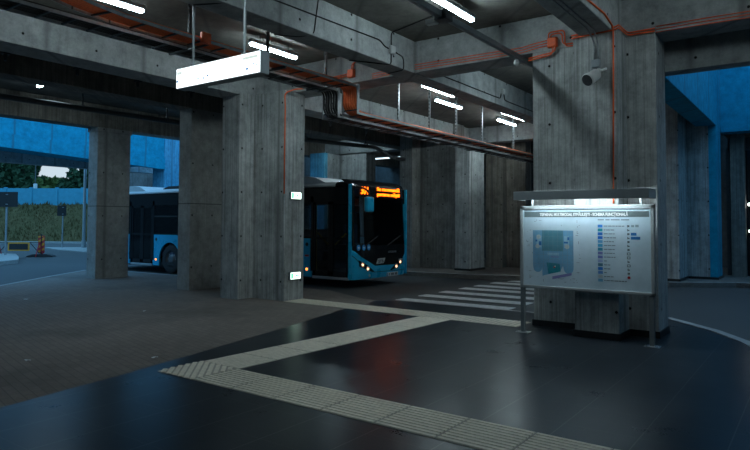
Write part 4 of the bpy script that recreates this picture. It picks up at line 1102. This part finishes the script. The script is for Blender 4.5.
# drain pipe under the roof edge
t = empty('drain_pipe', (0, 0, 0)); tag(t, 'long dark pipe hung under the ceiling behind the columns', 'pipe')
MB().tube(smooth_path([(-14.6, -3, 4.38), (-14.3, 4, 4.38), (-13.75, 13.0, 4.36), (-12.50, 17.2, 4.32), (-12.26, 17.95, 4.0), (-12.1, 18.44, 4.0)], 0.15), 0.065, 10).build('pipe', M['dark_steel'], t, True)
for x, y in ((-14.25, 5.0), (-14.1, 7.6), (-13.95, 9.8), (-13.30, 14.5), (-12.62, 16.8)):
    h = MB(); h.cyl((x, y, 4.40), (x, y, ZC), 0.022, n=8); h.lathe([(0.068, -0.03), (0.078, -0.03), (0.078, 0.03), (0.068, 0.03)], (x, y, 4.38), 'y', 16)
    h.build('hanger', M['dark_steel'], t)
# dark drip spouts along the first beam
for y in (4.65, 5.9, 7.15, 8.45, 11.6, 13.2, 14.9):
    t = empty('drip_spout', (-11.16, y, 4.55)); tag(t, 'small dark spout under the long beam', 'spout', 'dark spouts under the long beam')
    MB().cyl((0, 0, 0.0), (0, 0, -0.13), 0.035, 0.025, 10).build('spout', M['black'], t)
    MB().box(-0.055, 0.055, -0.055, 0.055, -0.02, 0.01).build('flange', M['black'], t)
# litter
for i, (x, y, s, lab) in enumerate([(-6.74, 4.62, 0.05, 'white paper scrap on the paving near the tactile strip corner'), (-7.84, 3.61, 0.04, 'white paper scrap on the paving at the frame edge'),
        (-13.9, 6.33, 0.06, 'pale paper scrap on the dark patch of paving'), (-10.4, 6.9, 0.035, 'tiny pale scrap in the middle of the paving')]):
    m = MB(); b = m.b; rnd = random.Random(i)
    vs = [[b.verts.new((x+(a-1)*s*0.7+rnd.uniform(-.2, .2)*s, y+(c-1)*s*0.7+rnd.uniform(-.2, .2)*s, 0.004+rnd.uniform(0, 0.5)*s)) for a in range(3)] for c in range(3)]
    for a in range(2):
        for c in range(2): b.faces.new((vs[a][c], vs[a][c+1], vs[a+1][c+1], vs[a+1][c]))
    tag(m.build('paper_scrap', M['paper']), lab, 'litter')

# ----------------------------------------------------------------- world
w = bpy.data.worlds.new('dusk_sky'); S.world = w; w.use_nodes = True
nt = w.node_tree; nt.nodes.clear()
def wn(k): return nt.nodes.new(k)
out = wn('ShaderNodeOutputWorld'); bg = wn('ShaderNodeBackground'); nt.links.new(bg.outputs[0], out.inputs[0])
tc = wn('ShaderNodeTexCoord'); sx = wn('ShaderNodeSeparateXYZ'); nt.links.new(tc.outputs['Generated'], sx.inputs[0])
rp = wn('ShaderNodeValToRGB'); nt.links.new(sx.outputs[2], rp.inputs[0])
e = rp.color_ramp.elements
e[0].position = 0.0; e[0].color = (0.22, 0.60, 1.0, 1)
e[1].position = 1.0; e[1].color = (0.18, 0.52, 0.96, 1)
# afterglow low over the trees
dt = wn('ShaderNodeVectorMath'); dt.operation = 'DOT_PRODUCT'; nt.links.new(tc.outputs['Generated'], dt.inputs[0])
dt.inputs[1].default_value = Vector((-0.905, 0.415, 0.085)).normalized()
gr_ = wn('ShaderNodeValToRGB'); nt.links.new(dt.outputs['Value'], gr_.inputs[0])
g = gr_.color_ramp.elements; g[0].position = 0.985; g[0].color = (0, 0, 0, 1); g[1].position = 0.9975; g[1].color = (1, 1, 1, 1)
mx = wn('ShaderNodeMix'); mx.data_type = 'RGBA'; nt.links.new(gr_.outputs[0], mx.inputs[0]); nt.links.new(rp.outputs[0], mx.inputs[6]); mx.inputs[7].default_value = (0.36, 0.43, 0.48, 1)
nt.links.new(mx.outputs[2], bg.inputs[0]); bg.inputs[1].default_value = 1.0

# ---------------------------------------------------------------- camera
cam = bpy.data.cameras.new('camera'); co = bpy.data.objects.new('camera', cam); C.objects.link(co)
f_px = 613.4; yaw, pit, rol = math.radians(36.02), math.radians(2.156), math.radians(0.276)
F = Vector((-math.sin(yaw)*math.cos(pit), math.cos(yaw)*math.cos(pit), math.sin(pit)))
r = Vector((math.cos(yaw), math.sin(yaw), 0)); u = r.cross(F)
R2 = r*math.cos(rol)+u*math.sin(rol); U2 = -r*math.sin(rol)+u*math.cos(rol)
co.matrix_world = Matrix(((R2.x, U2.x, -F.x, 0), (R2.y, U2.y, -F.y, 0), (R2.z, U2.z, -F.z, 1.7), (0, 0, 0, 1)))
cam.sensor_fit = 'HORIZONTAL'; cam.sensor_width = 36.0; cam.lens = f_px*36.0/750
cam.shift_x = 0.0; cam.shift_y = -(225-199.7)/750
cam.clip_end = 400
S.camera = co
S.view_settings.view_transform = 'Standard'; S.view_settings.look = 'None'; S.view_settings.gamma = 1.0
S.view_settings.use_curve_mapping = False; S.view_settings.exposure = 0.75
